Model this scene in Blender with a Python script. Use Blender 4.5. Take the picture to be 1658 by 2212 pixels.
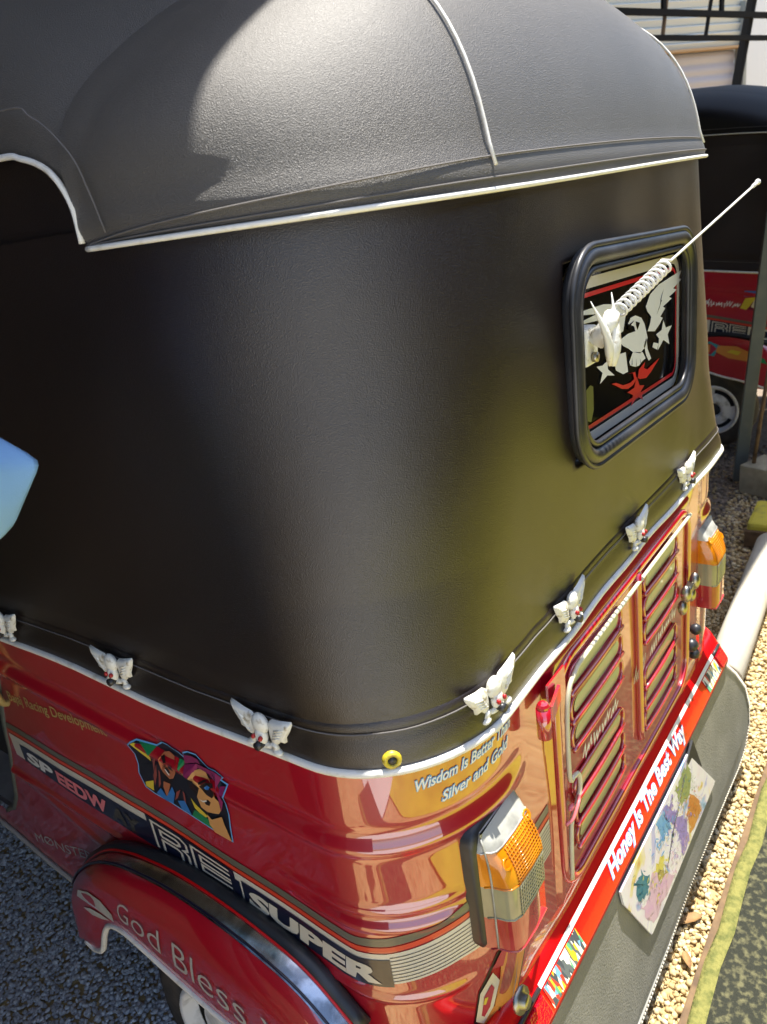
import bpy, bmesh, math, random
import numpy as np
from mathutils import Vector, Matrix
for o in list(bpy.data.objects): bpy.data.objects.remove(o)
SC = bpy.context.scene
COL = SC.collection
rad = math.radians
# ---------------------------------------------------------------- camera
cd = bpy.data.cameras.new('camera'); cam = bpy.data.objects.new('camera', cd); COL.objects.link(cam)
yaw, pit, rol = .891, .375, -.145
fw = Vector((math.sin(yaw)*math.cos(pit), math.cos(yaw)*math.cos(pit), -math.sin(pit)))
rt = Vector((math.cos(yaw), -math.sin(yaw), 0)); up = rt.cross(fw)
r2 = math.cos(rol)*rt+math.sin(rol)*up; u2 = -math.sin(rol)*rt+math.cos(rol)*up
cam.matrix_world = Matrix(((r2.x,u2.x,-fw.x,-1.058),(r2.y,u2.y,-fw.y,-.373),(r2.z,u2.z,-fw.z,1.460),(0,0,0,1)))
cd.sensor_fit = 'VERTICAL'; cd.sensor_height = 36; cd.lens = 1634/2212*36
cd.clip_start = .05; cd.clip_end = 500
cd.dof.use_dof = True; cd.dof.focus_distance = 1.05; cd.dof.aperture_fstop = 9
SC.camera = cam
# ---------------------------------------------------------------- world and sun
SUN = Vector((.17, -.05, .97)).normalized()
W = bpy.data.worlds.new('World'); SC.world = W; W.use_nodes = True
nt = W.node_tree; nt.nodes.clear()
sky = nt.nodes.new('ShaderNodeTexSky'); sky.sky_type = 'NISHITA'; sky.sun_disc = False
sky.sun_elevation = math.asin(SUN.z); sky.sun_rotation = math.atan2(SUN.x, SUN.y)
sky.air_density = 1.0; sky.dust_density = 1.5
bg = nt.nodes.new('ShaderNodeBackground'); bg.inputs[1].default_value = .135
wo = nt.nodes.new('ShaderNodeOutputWorld')
nt.links.new(sky.outputs[0], bg.inputs[0]); nt.links.new(bg.outputs[0], wo.inputs[0])
sl = bpy.data.lights.new('sun', 'SUN'); sl.energy = 5.0; sl.angle = rad(.55); sl.color = (1, .95, .86)
so = bpy.data.objects.new('sun', sl); COL.objects.link(so); so.rotation_euler = SUN.to_track_quat('Z', 'Y').to_euler(); so.location = (0, 0, 8)
SC.view_settings.view_transform = 'Standard'; SC.view_settings.look = 'None'
SC.view_settings.gamma = 1; SC.view_settings.use_curve_mapping = False
SC.view_settings.exposure = 1.18
SC.render.engine = 'CYCLES'
RNG = random.Random(7); NR = np.random.default_rng(7)
# ---------------------------------------------------------------- materials
def mat(name, col, rough=.5, metal=0, coat=0, spec=.5, noise=None, bump=None, trans=0, col2=None, sheen=0):
    m = bpy.data.materials.new(name); m.use_nodes = True; n = m.node_tree.nodes; L = m.node_tree.links
    b = n['Principled BSDF']; b.inputs['Base Color'].default_value = (*col, 1); b.inputs['Roughness'].default_value = rough
    b.inputs['Metallic'].default_value = metal; b.inputs['Coat Weight'].default_value = coat; b.inputs['Coat Roughness'].default_value = .03
    b.inputs['Specular IOR Level'].default_value = spec; b.inputs['Transmission Weight'].default_value = trans
    tc = n.new('ShaderNodeTexCoord')
    if noise:   # (scale, detail, lo, hi)
        t = n.new('ShaderNodeTexNoise'); t.inputs['Scale'].default_value = noise[0]; t.inputs['Detail'].default_value = noise[1]
        L.new(tc.outputs['Object'], t.inputs['Vector'])
        r = n.new('ShaderNodeValToRGB'); r.color_ramp.elements[0].position = noise[2]; r.color_ramp.elements[1].position = noise[3]
        r.color_ramp.elements[0].color = (*col, 1); r.color_ramp.elements[1].color = (*(col2 or [c*.6 for c in col]), 1)
        L.new(t.outputs['Fac'], r.inputs['Fac']); L.new(r.outputs['Color'], b.inputs['Base Color'])
    if bump:    # list of (kind, scale, strength, dist)
        prev = None
        for kind, s, st, d in bump:
            t = n.new('ShaderNodeTexVoronoi' if kind == 'v' else 'ShaderNodeTexNoise'); t.inputs['Scale'].default_value = s
            if kind == 'n': t.inputs['Detail'].default_value = 3
            L.new(tc.outputs['Object'], t.inputs['Vector'])
            q = n.new('ShaderNodeBump'); q.inputs['Strength'].default_value = st; q.inputs['Distance'].default_value = d
            L.new(t.outputs[0], q.inputs['Height'])
            if prev: L.new(prev.outputs[0], q.inputs['Normal'])
            prev = q
        L.new(prev.outputs[0], b.inputs['Normal'])
    return m
M = {}
GRAIN = [('n',4,.28,.012),('v',850,1.0,.0009),('n',1600,.7,.0009)]
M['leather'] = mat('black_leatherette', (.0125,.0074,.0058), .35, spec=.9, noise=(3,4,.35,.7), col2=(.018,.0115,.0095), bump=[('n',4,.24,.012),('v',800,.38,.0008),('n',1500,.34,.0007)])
M['leather_top'] = mat('sheen_grey_leatherette', (.060,.053,.044), .50, spec=.6, coat=.55, noise=(4,5,.35,.7), col2=(.082,.073,.062), bump=GRAIN); LB = M['leather_top'].node_tree.nodes['Principled BSDF']; LB.inputs['Coat IOR'].default_value = 1.75; LB.inputs['Coat Roughness'].default_value = .66  # grey base paints in the sun's silver sheen on the roof
M['leather_far'] = mat('shaded_leatherette', (.008,.007,.007), .6, spec=.2)  # darker, duller leather copy; shade on the far roof put into the colour
M['leather2'] = M['leather']
M['red'] = mat('red_paint', (.41,.002,.015), .34, coat=1, spec=.5, bump=[('n',6,.20,.012),('n',24,.05,.003)]); M['red'].node_tree.nodes['Principled BSDF'].inputs['Coat IOR'].default_value = 2.3
M['red_bright'] = mat('bumper_red', (.62,.0015,.004), .35, coat=.25, bump=[('n',30,.05,.002)])
M['white'] = mat('white_piping', (.78,.76,.70), .45, noise=(60,3,.55,.75), col2=(.6,.57,.48))
M['cast'] = mat('cast_white', (.74,.73,.66), .4, noise=(90,4,.58,.70), col2=(.35,.30,.20), bump=[('n',160,.4,.002)])
M['thread'] = mat('grey_thread', (.13,.12,.115), .8)
M['rubber'] = mat('black_rubber', (.022,.023,.026), .38, noise=(14,4,.5,.75), col2=(.05,.05,.055), bump=[('n',60,.15,.002)])
M['tyre'] = mat('tyre_rubber', (.03,.029,.028), .75, noise=(20,4,.4,.7), col2=(.07,.06,.05), bump=[('n',90,.3,.003)])
M['glass'] = mat('dark_pane', (.004,.004,.004), .04, spec=.55)
M['chrome'] = mat('scuffed_chrome', (.62,.64,.68), .22, metal=1, noise=(22,5,.5,.62), col2=(.25,.27,.3), bump=[('n',120,.1,.001)])
M['navy'] = mat('navy_vinyl', (.006,.010,.030), .3, coat=.5)
M['cream'] = mat('cream_vinyl', (.62,.58,.48), .3, coat=.5)
M['letter'] = mat('white_vinyl', (.78,.78,.76), .35, coat=.3)
M['blue_edge'] = mat('blue_vinyl', (.13,.38,.70), .35, coat=.3)
M['pinkish'] = mat('pink_vinyl', (.75,.20,.22), .35, coat=.4)
M['redv'] = mat('red_vinyl', (.60,.015,.02), .35, coat=.4)
M['orange_red'] = mat('orange_red_vinyl', (.62,.05,.02), .35, coat=.4)
M['greyv'] = mat('grey_vinyl', (.13,.12,.09), .35, coat=.4)
M['darkv'] = mat('dark_vinyl', (.05,.045,.035), .4, coat=.4)
M['gold'] = mat('gold_vinyl', (.42,.30,.10), .4, coat=.3)
M['silverv'] = mat('silver_vinyl', (.45,.44,.40), .4, coat=.3)
M['yellow'] = mat('yellow_plastic', (.62,.48,.03), .4, coat=.3, noise=(120,3,.5,.7), col2=(.3,.2,.02))
M['screw'] = mat('black_screw', (.02,.02,.02), .4, spec=.6)
M['eye'] = mat('red_enamel', (.35,.01,.01), .3)
M['amber'] = mat('amber_lens', (.80,.27,.005), .12, coat=.6, noise=(14,3,.4,.7), col2=(.55,.16,.004))
M['clear'] = mat('clear_lens', (.34,.32,.20), .12, coat=.6, noise=(16,3,.4,.7), col2=(.22,.21,.14))
M['redlens'] = mat('red_lens', (.36,.012,.02), .10, coat=.8, noise=(18,3,.4,.7), col2=(.5,.06,.06))
M['greylens'] = mat('fogged_lens', (.42,.42,.38), .35, noise=(26,6,.5,.68), col2=(.22,.22,.20))
M['slot'] = mat('slot_plate', (.52,.58,.25), .3, coat=.6)  # yellow-green base paints in the reflection of the lit ground
M['cream_bead'] = mat('cream_bead', (.60,.58,.42), .5)
M['flap'] = mat('dusty_rubber_mat', (.21,.21,.19), .75, noise=(10,6,.4,.7), col2=(.28,.275,.25), bump=[('n',260,.6,.002)])
M['reflector'] = mat('red_reflector', (.60,.004,.015), .12, coat=1, bump=[('v',260,.5,.002)])
M['steel'] = mat('grey_green_steel', (.11,.125,.11), .5, noise=(8,5,.5,.75), col2=(.17,.17,.14))
M['iron'] = mat('black_iron', (.008,.008,.008), .8, spec=.15)
M['concrete'] = mat('concrete', (.50,.44,.30), .85, noise=(9,6,.4,.7), col2=(.22,.20,.13), bump=[('n',60,.4,.006)])
M['pipe'] = mat('pale_cement', (.62,.58,.48), .7, noise=(6,5,.4,.7), col2=(.50,.46,.36), bump=[('n',40,.2,.004)])
M['wood'] = mat('old_wood', (.17,.105,.05), .8, noise=(30,5,.4,.7), col2=(.09,.055,.03), bump=[('n',80,.4,.003)])
M['moss'] = mat('shade_dark_mossy_concrete', (.016,.018,.010), .9, noise=(70,7,.48,.66), col2=(.11,.105,.05), bump=[('n',140,.7,.006)])  # moss tone darkened further to stand for shade on the slab
M['lawn'] = mat('mossy_lawn', (.48,.45,.035), .9, noise=(7,6,.4,.68), col2=(.34,.33,.03), bump=[('n',60,.6,.02)])
M['mossedge'] = mat('moss_rim', (.20,.19,.05), .9, noise=(60,6,.42,.66), col2=(.10,.11,.025), bump=[('n',140,.7,.006)])
M['ypaint'] = mat('yellow_paint', (.72,.60,.06), .6, noise=(14,5,.55,.75), col2=(.4,.32,.08))
M['shutter'] = mat('grey_shutter', (.50,.48,.50), .5)
M['slat'] = mat('pale_slat', (.62,.64,.60), .6)
M['slatline'] = mat('slat_grey', (.35,.36,.32), .8)  # plain mid grey, used on the shop's door post
M['tan'] = mat('tan_timber', (.50,.33,.17), .7)
M['paleblue'] = mat('pale_blue_wall', (.72,.78,.84), .7)
M['mat_grey'] = mat('grey_floor_mat', (.20,.20,.19), .7, noise=(16,5,.4,.7), col2=(.12,.12,.12))
M['interior'] = mat('dark_interior', (.015,.018,.025), .7)
M['shirt'] = mat('light_blue_shirt', (.26,.50,.88), .8, bump=[('n',900,.3,.001)])
M['skin'] = mat('brown_skin', (.20,.095,.05), .5)
M['trouser'] = mat('dark_trousers', (.03,.035,.05), .85)
M['hair'] = mat('black_hair', (.008,.007,.006), .6)
M['leaf'] = mat('dry_leaf', (.30,.17,.06), .7, noise=(60,4,.4,.7), col2=(.16,.08,.03))
M['wheelwhite'] = mat('white_wheel_paint', (.80,.80,.79), .4, noise=(30,4,.5,.75), col2=(.38,.37,.34))
M['shedroof'] = mat('rusty_sheet', (.10,.085,.07), .7)
M['bwall'] = mat('unseen_wall_brown', (.075,.05,.034), .9, noise=(2,5,.4,.7), col2=(.04,.03,.022))
M['dwall'] = mat('dark_unseen_boards', (.03,.032,.036), .9)
M['steelrod'] = mat('zinc_bolt', (.35,.33,.28), .35, metal=1)
def facecol(name, c, r=.4): 
    if name not in M: M[name] = mat(name, c, r, coat=.3)
    return M[name]
# watercolour-like plate and multicolour reflective patch
def art_mat(name, cols, scale, vor):
    m = bpy.data.materials.new(name); m.use_nodes = True; n = m.node_tree.nodes; L = m.node_tree.links; b = n['Principled BSDF']
    tc = n.new('ShaderNodeTexCoord'); mp = n.new('ShaderNodeMapping'); mp.inputs['Scale'].default_value = scale; L.new(tc.outputs['Object'], mp.inputs[0])
    t = n.new('ShaderNodeTexVoronoi' if vor else 'ShaderNodeTexNoise')
    L.new(mp.outputs[0], t.inputs['Vector'])
    if not vor: t.inputs['Scale'].default_value = 1; t.inputs['Detail'].default_value = 3; t.inputs['Distortion'].default_value = 1.2
    else: t.inputs['Scale'].default_value = 1
    r = n.new('ShaderNodeValToRGB'); e = r.color_ramp.elements
    while len(e) < len(cols): e.new(.5)
    for i, (p, c) in enumerate(cols): e[i].position = p; e[i].color = (*c, 1)
    if vor:
        s = n.new('ShaderNodeSeparateColor'); L.new(t.outputs['Color'], s.inputs[0]); L.new(s.outputs[0], r.inputs['Fac']); r.color_ramp.interpolation = 'CONSTANT'
    else: L.new(t.outputs['Fac'], r.inputs['Fac'])
    L.new(r.outputs[0], b.inputs['Base Color']); b.inputs['Roughness'].default_value = .3; b.inputs['Coat Weight'].default_value = .3
    return m
M['yard'] = mat('added_pale_ground', (.62,.60,.57), .85, noise=(3,5,.4,.7), col2=(.52,.50,.47))
M['plate_art'] = art_mat('watercolour_print', [(.27,(.03,.13,.22)),(.34,(.30,.50,.78)),(.40,(.62,.55,.80)),(.46,(.88,.88,.88)),(.60,(.86,.78,.84)),(.66,(.78,.70,.25)),(.72,(.62,.26,.05))], (11,11,11), False)
M['mosaic'] = art_mat('mosaic_print', [(0,(.06,.07,.08)),(.25,(.75,.68,.48)),(.45,(.10,.12,.12)),(.58,(.80,.78,.70)),(.72,(.65,.42,.03)),(.80,(.10,.35,.18)),(.86,(.55,.05,.03)),(.92,(.16,.35,.50))], (210,60,60), True)
# gravel
def gravel_mat(name, a, b_, c, sc):
    m = bpy.data.materials.new(name); m.use_nodes = True; n = m.node_tree.nodes; L = m.node_tree.links; b = n['Principled BSDF']
    tc = n.new('ShaderNodeTexCoord'); v = n.new('ShaderNodeTexVoronoi'); v.inputs['Scale'].default_value = sc; L.new(tc.outputs['Object'], v.inputs['Vector'])
    s = n.new('ShaderNodeSeparateColor'); L.new(v.outputs['Color'], s.inputs[0])
    r = n.new('ShaderNodeValToRGB'); e = r.color_ramp.elements; e.new(.5)
    for i, q in enumerate((a, b_, c)): e[i].position = i*.5; e[i].color = (*q, 1)
    L.new(s.outputs[0], r.inputs['Fac'])
    ns = n.new('ShaderNodeTexNoise'); ns.inputs['Scale'].default_value = 2.3; ns.inputs['Detail'].default_value = 6; L.new(tc.outputs['Object'], ns.inputs['Vector'])
    mx = n.new('ShaderNodeMix'); mx.data_type = 'RGBA'; mx.blend_type = 'MULTIPLY'; mx.inputs[0].default_value = .8
    r2_ = n.new('ShaderNodeValToRGB'); r2_.color_ramp.elements[0].position = .3; r2_.color_ramp.elements[0].color = (.62,.58,.52,1); r2_.color_ramp.elements[1].position = .65
    L.new(ns.outputs[0], r2_.inputs[0]); L.new(r.outputs[0], mx.inputs[6]); L.new(r2_.outputs[0], mx.inputs[7]); L.new(mx.outputs[2], b.inputs['Base Color'])
    bp = n.new('ShaderNodeBump'); bp.inputs['Strength'].default_value = .9; bp.inputs['Distance'].default_value = .01; bp.invert = True
    L.new(v.outputs['Distance'], bp.inputs['Height']); L.new(bp.outputs[0], b.inputs['Normal']); b.inputs['Roughness'].default_value = .85
    return m
M['gravel'] = gravel_mat('gravel', (.50,.36,.15), (.56,.42,.20), (.38,.26,.11), 75)
M['shade_gravel'] = gravel_mat('shade_dark_gravel', (.20,.155,.115), (.27,.21,.15), (.15,.115,.085), 75)  # darker brown copy of the gravel; shade put into the colour
# ---------------------------------------------------------------- mesh helpers
def mesh(name, V, F, m, parent=None, smooth=True, mats=None, mi=None):
    me = bpy.data.meshes.new(name); me.from_pydata([tuple(v) for v in V], [], F)
    for x in (mats or [m]): me.materials.append(x)
    if mi: me.polygons.foreach_set('material_index', mi)
    if smooth: me.polygons.foreach_set('use_smooth', [True]*len(me.polygons))
    me.update()
    o = bpy.data.objects.new(name, me); COL.objects.link(o)
    if parent: o.parent = parent
    return o
class B:
    def __init__(s): s.V = []; s.F = []; s.I = []
    def add(s, V, F, i=0):
        n = len(s.V); s.V += [tuple(v) for v in V]; s.F += [tuple(k+n for k in f) for f in F]; s.I += [i]*len(F); return s
    def done(s, name, m, parent=None, smooth=True, mats=None): return mesh(name, s.V, s.F, m, parent, smooth, mats, s.I if mats else None)
def grid(P):
    """P[r][c] points -> V,F"""
    R, Cn = len(P), len(P[0]); V = [p for row in P for p in row]
    F = [(r*Cn+c, r*Cn+c+1, (r+1)*Cn+c+1, (r+1)*Cn+c) for r in range(R-1) for c in range(Cn-1)]
    return V, F
def gridf(P): V, F = grid(P); return V, [f[::-1] for f in F]
def tube(path, r, n=8, cap=True, closed=False, flat=1.0):
    P = [Vector(p) for p in path]; N = len(P); V = []; F = []
    prev = None
    for i, p in enumerate(P):
        a = P[(i-1) % N] if (closed or i > 0) else P[i]; b = P[(i+1) % N] if (closed or i < N-1) else P[i]
        t = (b-a).normalized()
        ref = prev if prev is not None else (Vector((0,0,1)) if abs(t.z) < .9 else Vector((1,0,0)))
        u = (ref-t*ref.dot(t))
        if u.length < 1e-6: u = t.orthogonal()
        u.normalize(); w = t.cross(u); prev = u
        rr = r[i] if isinstance(r, (list, tuple)) else r
        for k in range(n):
            q = 2*math.pi*k/n; V.append(p+u*(rr*math.cos(q))+w*(rr*flat*math.sin(q)))
    m_ = N if closed else N-1
    for i in range(m_):
        for k in range(n):
            j = (i+1) % N; F.append((i*n+k, i*n+(k+1) % n, j*n+(k+1) % n, j*n+k))
    if cap and not closed: F.append(tuple(range(n))[::-1]); F.append(tuple((N-1)*n+k for k in range(n)))
    return V, F
def box(c, s, R=None):
    V = [Vector((x*s[0]/2, y*s[1]/2, z*s[2]/2)) for x in (-1,1) for y in (-1,1) for z in (-1,1)]
    if R: V = [R @ v for v in V]
    V = [v+Vector(c) for v in V]
    return V, [(0,1,3,2),(4,6,7,5),(0,4,5,1),(2,3,7,6),(0,2,6,4),(1,5,7,3)]
def bevel(o, w, seg=2):
    bm = bmesh.new(); bm.from_mesh(o.data)
    bmesh.ops.recalc_face_normals(bm, faces=bm.faces)
    bmesh.ops.bevel(bm, geom=bm.edges[:], offset=w, segments=seg, affect='EDGES', profile=.6)
    bm.to_mesh(o.data); bm.free()
    return o
def bbox(name, c, s, m, parent=None, w=.004, R=None): 
    V, F = box(c, s, R); return bevel(mesh(name, V, F, m, parent, False), w)
def ball(c, r, nu=10, nv=7, R=None):
    r = r if isinstance(r, (tuple, list)) else (r, r, r); V = []; F = []
    for i in range(nv+1):
        a = math.pi*i/nv
        for k in range(nu):
            b = 2*math.pi*k/nu; v = Vector((r[0]*math.sin(a)*math.cos(b), r[1]*math.sin(a)*math.sin(b), r[2]*math.cos(a)))
            V.append((R @ v if R else v)+Vector(c))
    for i in range(nv):
        for k in range(nu): F.append((i*nu+k, (i+1)*nu+k, (i+1)*nu+(k+1) % nu, i*nu+(k+1) % nu))
    return V, F
def cyl(c, ax, r, h, n=16, r2=None):
    ax = Vector(ax).normalized(); c = Vector(c); return tube([c-ax*h/2, c+ax*h/2], [r, r if r2 is None else r2], n)
def lathe(prof, c, ax, n=32, a0=0, a1=2*math.pi):
    """prof: (radius, along axis)"""
    ax = Vector(ax).normalized(); u = ax.orthogonal().normalized(); w = ax.cross(u); V = []; F = []; full = abs(a1-a0-2*math.pi) < 1e-6; m_ = n if full else n+1
    for (r, h) in prof:
        for k in range(m_):
            t = a0+(a1-a0)*k/n; V.append(Vector(c)+ax*h+u*(r*math.cos(t))+w*(r*math.sin(t)))
    for i in range(len(prof)-1):
        for k in range(n): j = (k+1) % m_; F.append((i*m_+k, i*m_+j, (i+1)*m_+j, (i+1)*m_+k))
    return V, F
def cat(P, n=6):
    """Catmull-Rom through points"""
    P = [np.array(p, float) for p in P]; out = []
    for i in range(len(P)-1):
        a = P[i-1] if i else 2*P[0]-P[1]; b, c = P[i], P[i+1]; d = P[i+2] if i+2 < len(P) else 2*P[-1]-P[-2]
        for k in range(n):
            t = k/n; out.append(.5*((2*b)+(-a+c)*t+(2*a-5*b+4*c-d)*t*t+(-a+3*b-3*c+d)*t**3))
    out.append(P[-1]); return out
def interp(x, T): return float(np.interp(x, [t[0] for t in T], [t[1] for t in T]))
def empty(name, loc=(0,0,0), rot=(0,0,0)):
    o = bpy.data.objects.new(name, None); COL.objects.link(o); o.location = loc; o.rotation_euler = rot; o.empty_display_size = .1; return o
def tag(o, label=None, c=None, group=None, kind=None):
    if label: o['label'] = label
    if c: o['category'] = c
    if group: o['group'] = group
    if kind: o['kind'] = kind
    return o
def text_polys(s, shear=0, offset=0, space=1.0):
    """text as flat mesh in unit cap-height coordinates: V (x,y), faces, width"""
    cu = bpy.data.curves.new('t', 'FONT'); cu.body = s; cu.shear = shear; cu.offset = offset; cu.space_character = space; cu.resolution_u = 3
    ob = bpy.data.objects.new('t', cu); me = bpy.data.meshes.new_from_object(ob)
    bm = bmesh.new(); bm.from_mesh(me); bmesh.ops.triangulate(bm, faces=bm.faces)
    for _ in range(2):
        ed = [e for e in bm.edges if e.calc_length() > .16]
        if ed: bmesh.ops.subdivide_edges(bm, edges=ed, cuts=1); bmesh.ops.triangulate(bm, faces=bm.faces)
    bm.to_mesh(me); bm.free()
    V = np.array([v.co[:2] for v in me.vertices]).reshape(-1, 2); F = [tuple(p.vertices) for p in me.polygons]
    bpy.data.objects.remove(ob); bpy.data.meshes.remove(me); bpy.data.curves.remove(cu)
    return V, F
def ribbon(path, w, closed=False):
    """flat 2-D polyline of width w with mitred corners -> V2, F"""
    P = [np.array(p, float) for p in path]; N = len(P); V = []; F = []
    for i, p in enumerate(P):
        a = P[i-1] if (i or closed) else None; b = P[(i+1) % N] if (i < N-1 or closed) else None
        t1 = (p-a)/np.linalg.norm(p-a) if a is not None else None; t2 = (b-p)/np.linalg.norm(b-p) if b is not None else None
        if t1 is None: t1 = t2
        if t2 is None: t2 = t1
        n1 = np.array([-t1[1], t1[0]]); n2 = np.array([-t2[1], t2[0]]); m_ = n1+n2; m_ /= np.linalg.norm(m_)+1e-9; k = w/2/max(.4, m_ @ n1)
        V += [p+m_*k, p-m_*k]
    for i in range(N if closed else N-1):
        j = (i+1) % N; F.append((2*i, 2*i+1, 2*j+1, 2*j))
    return V, F
def rrect(x0, z0, x1, z1, r, n=6):
    out = []
    for cx, cz, a in ((x1-r, z1-r, 0), (x0+r, z1-r, 90), (x0+r, z0+r, 180), (x1-r, z0+r, 270)):
        for k in range(n+1): t = rad(a+90*k/n); out.append((cx+r*math.cos(t), cz+r*math.sin(t)))
    return out
# ---------------------------------------------------------------- setting
def plane_obj(name, x0, x1, y0, y1, z, m, sub=1):
    return mesh(name, [(x0,y0,z),(x1,y0,z),(x1,y1,z),(x0,y1,z)], [(0,1,2,3)], m, None, False)
tag(plane_obj('gravel_ground', -60, 60, -60, 60, -.012, M['gravel']), kind='structure')
tag(plane_obj('shade_dark_ground', 1.25, 9, .34, 8, -.008, M['shade_gravel']), kind='structure')
def ico():
    bm = bmesh.new(); bmesh.ops.create_icosphere(bm, subdivisions=1, radius=1); V = np.array([v.co[:] for v in bm.verts]); F = np.array([[v.index for v in f.verts] for f in bm.faces]); bm.free(); return V, F
IV, IF = ico()
def pebbles(name, x0, x1, y0, y1, n, r0, r1, mats, keep=None):
    xs = NR.uniform(x0, x1, n); ys = NR.uniform(y0, y1, n)
    if keep is not None: k = keep(xs, ys); xs, ys = xs[k], ys[k]; n = len(xs)
    r = NR.uniform(r0, r1, n)**1.0; sc = np.stack([r*NR.uniform(.8, 1.35, n), r*NR.uniform(.7, 1.1, n), r*NR.uniform(.5, .85, n)], 1)
    an = NR.uniform(0, 6.28, n); ca, sa = np.cos(an), np.sin(an); tl = NR.uniform(-.5, .5, n)
    V = IV[None]*(1+NR.uniform(-.22, .22, (n, len(IV), 1)))*sc[:, None]
    y = V[..., 1]*np.cos(tl)[:, None]-V[..., 2]*np.sin(tl)[:, None]; z = V[..., 1]*np.sin(tl)[:, None]+V[..., 2]*np.cos(tl)[:, None]
    X = V[..., 0]*ca[:, None]-y*sa[:, None]+xs[:, None]; Y = V[..., 0]*sa[:, None]+y*ca[:, None]+ys[:, None]; Z = z+(NR.uniform(-.011, .000, n))[:, None]
    VV = np.stack([X, Y, Z], -1).reshape(-1, 3); FF = (IF[None]+(np.arange(n)*len(IV))[:, None, None]).reshape(-1, 3)
    me = bpy.data.meshes.new(name); me.vertices.add(len(VV)); me.vertices.foreach_set('co', VV.ravel().astype(np.float32))
    me.loops.add(FF.size); me.loops.foreach_set('vertex_index', FF.ravel().astype(np.int32)); me.polygons.add(len(FF)); me.polygons.foreach_set('loop_start', np.arange(0, FF.size, 3, dtype=np.int32))
    for m in mats: me.materials.append(m)
    me.polygons.foreach_set('material_index', np.repeat(NR.integers(0, len(mats), n), len(IF)).astype(np.int32)); me.polygons.foreach_set('use_smooth', np.ones(len(FF), bool))
    me.update(calc_edges=True); me.validate()
    o = bpy.data.objects.new(name, me); COL.objects.link(o); return tag(o, kind='stuff')
GP = [mat('pebble_a', (.52,.39,.18), .8, noise=(90,3,.4,.7), col2=(.36,.24,.10)), mat('pebble_b', (.58,.46,.25), .8), mat('pebble_c', (.42,.30,.14), .8), mat('pebble_d', (.54,.41,.21), .8), mat('pebble_e', (.62,.53,.34), .8)]
SP = [mat('shade_pebble_a', (.52,.53,.56), .85), mat('shade_pebble_b', (.43,.43,.45), .85), mat('shade_pebble_c', (.62,.63,.65), .85)]  # same gravel, with blue-grey shade and haze put into its colour
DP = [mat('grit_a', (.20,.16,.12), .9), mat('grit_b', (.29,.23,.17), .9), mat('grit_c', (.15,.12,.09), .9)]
pebbles('gravel_bed', -.35, 1.5, -.135, .30, 15000, .0040, .0078, GP)
pebbles('gravel_bed', 1.5, 2.6, -.3, .40, 5200, .0065, .011, GP+DP[:1])
pebbles('shade_dark_gravel_bed', 1.2, 3.3, .26, 1.3, 8000, .004, .010, DP+GP[2:3])  # darker pebbles repeat the shade painted into this ground
pebbles('shade_blue_gravel_bed', -1.05, -.38, .50, 2.0, 24000, .0030, .0064, SP)
# mossy slab behind the vehicle with its board edging
def slab():
    b = B(); nx, ny = 60, 14; P = []
    for j in range(ny+1):
        y = -.128-.25*j/ny; P.append([(-1.6+5.2*i/nx, y+.02*(i/nx-.32)*1.6, .028+.003*math.sin(i*1.7)*math.cos(j*1.3)-(.010 if j == 0 else 0)) for i in range(nx+1)])
    b.add(*gridf(P))
    b.add(*gridf([[(p[0], p[1], -.05) for p in P[0]], P[0]]))
    o = b.done('mossy_slab', M['moss']); return tag(o, kind='structure')
slab()
def rim():
    b = B(); n = 60; rows = []
    for dy, z in ((.014, -.03), (.012, .030), (.005, .035), (-.008, .036), (-.018, .0305)):
        rows.append([(-1.6+5.2*i/n, -.128+.02*(i/n-.32)*1.6+dy+.0035*math.sin(i*2.1), z+.002*math.sin(i*1.3)) for i in range(n+1)])
    b.add(*grid(rows)); return tag(b.done('slab_rim', M['mossedge']), kind='structure')
rim()
o = mesh('board_edging', *box((1.0, -.1065, -.003), (5.2, .018, .05), Matrix.Rotation(.0062, 3, 'Z')), M['wood'], None, False); bevel(o, .003)
tag(o, 'brown wooden board edging between the yellow gravel and the mossy concrete slab', 'edging board')
# shed roof and unseen walls
def corrug(name, x0, x1, ye, y1, z, m, amp=.004, pitch=.09):
    n = int((x1-x0)/pitch*4); P0 = []; P1 = []
    for i in range(n+1):
        x = x0+(x1-x0)*i/n; h = z+amp*math.sin(i*math.pi/2); P0.append((x, ye(x), h)); P1.append((x, y1, h-.25))
    return mesh(name, *grid([P0, P1]), m)
tag(corrug('shed_roof', -6, 4.1, lambda x: .095-.045*(x+.45), 6.5, 2.95, M['shedroof']), kind='structure')
tag(mesh('unseen_left_wall', *box((-4.6, 2.6, 1.6), (.12, 8.2, 3.2)), M['dwall'], None, False), kind='structure')  # unseen wall, added to keep the left side's reflections dark
tag(mesh('rear_shed_wall', *box((-.5, 6.6, 1.35), (8.4, .12, 2.7)), M['dwall'], None, False), kind='structure')
tag(mesh('unseen_dark_wall', *box((1.3, -2.25, 1.2), (5.0, .2, 2.4)), M['bwall'], None, False), kind='structure')  # unseen wall, added so the rear hood reflects something dark
tag(mesh('unseen_dark_side_wall', *box((3.75, -1.30, 1.2), (.2, 1.68, 2.4)), M['bwall'], None, False), kind='structure')  # unseen wall, added to darken the reflection in the rear pane
tag(plane_obj('added_pale_yard', -9, -1.35, -9, -.30, .003, M['yard']), kind='structure')  # unseen pale ground, added to reflect as sheen on the hood corner
tag(plane_obj('mossy_lawn', -1.35, 3.7, -2.2, -.62, .004, M['lawn']), kind='structure')
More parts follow.
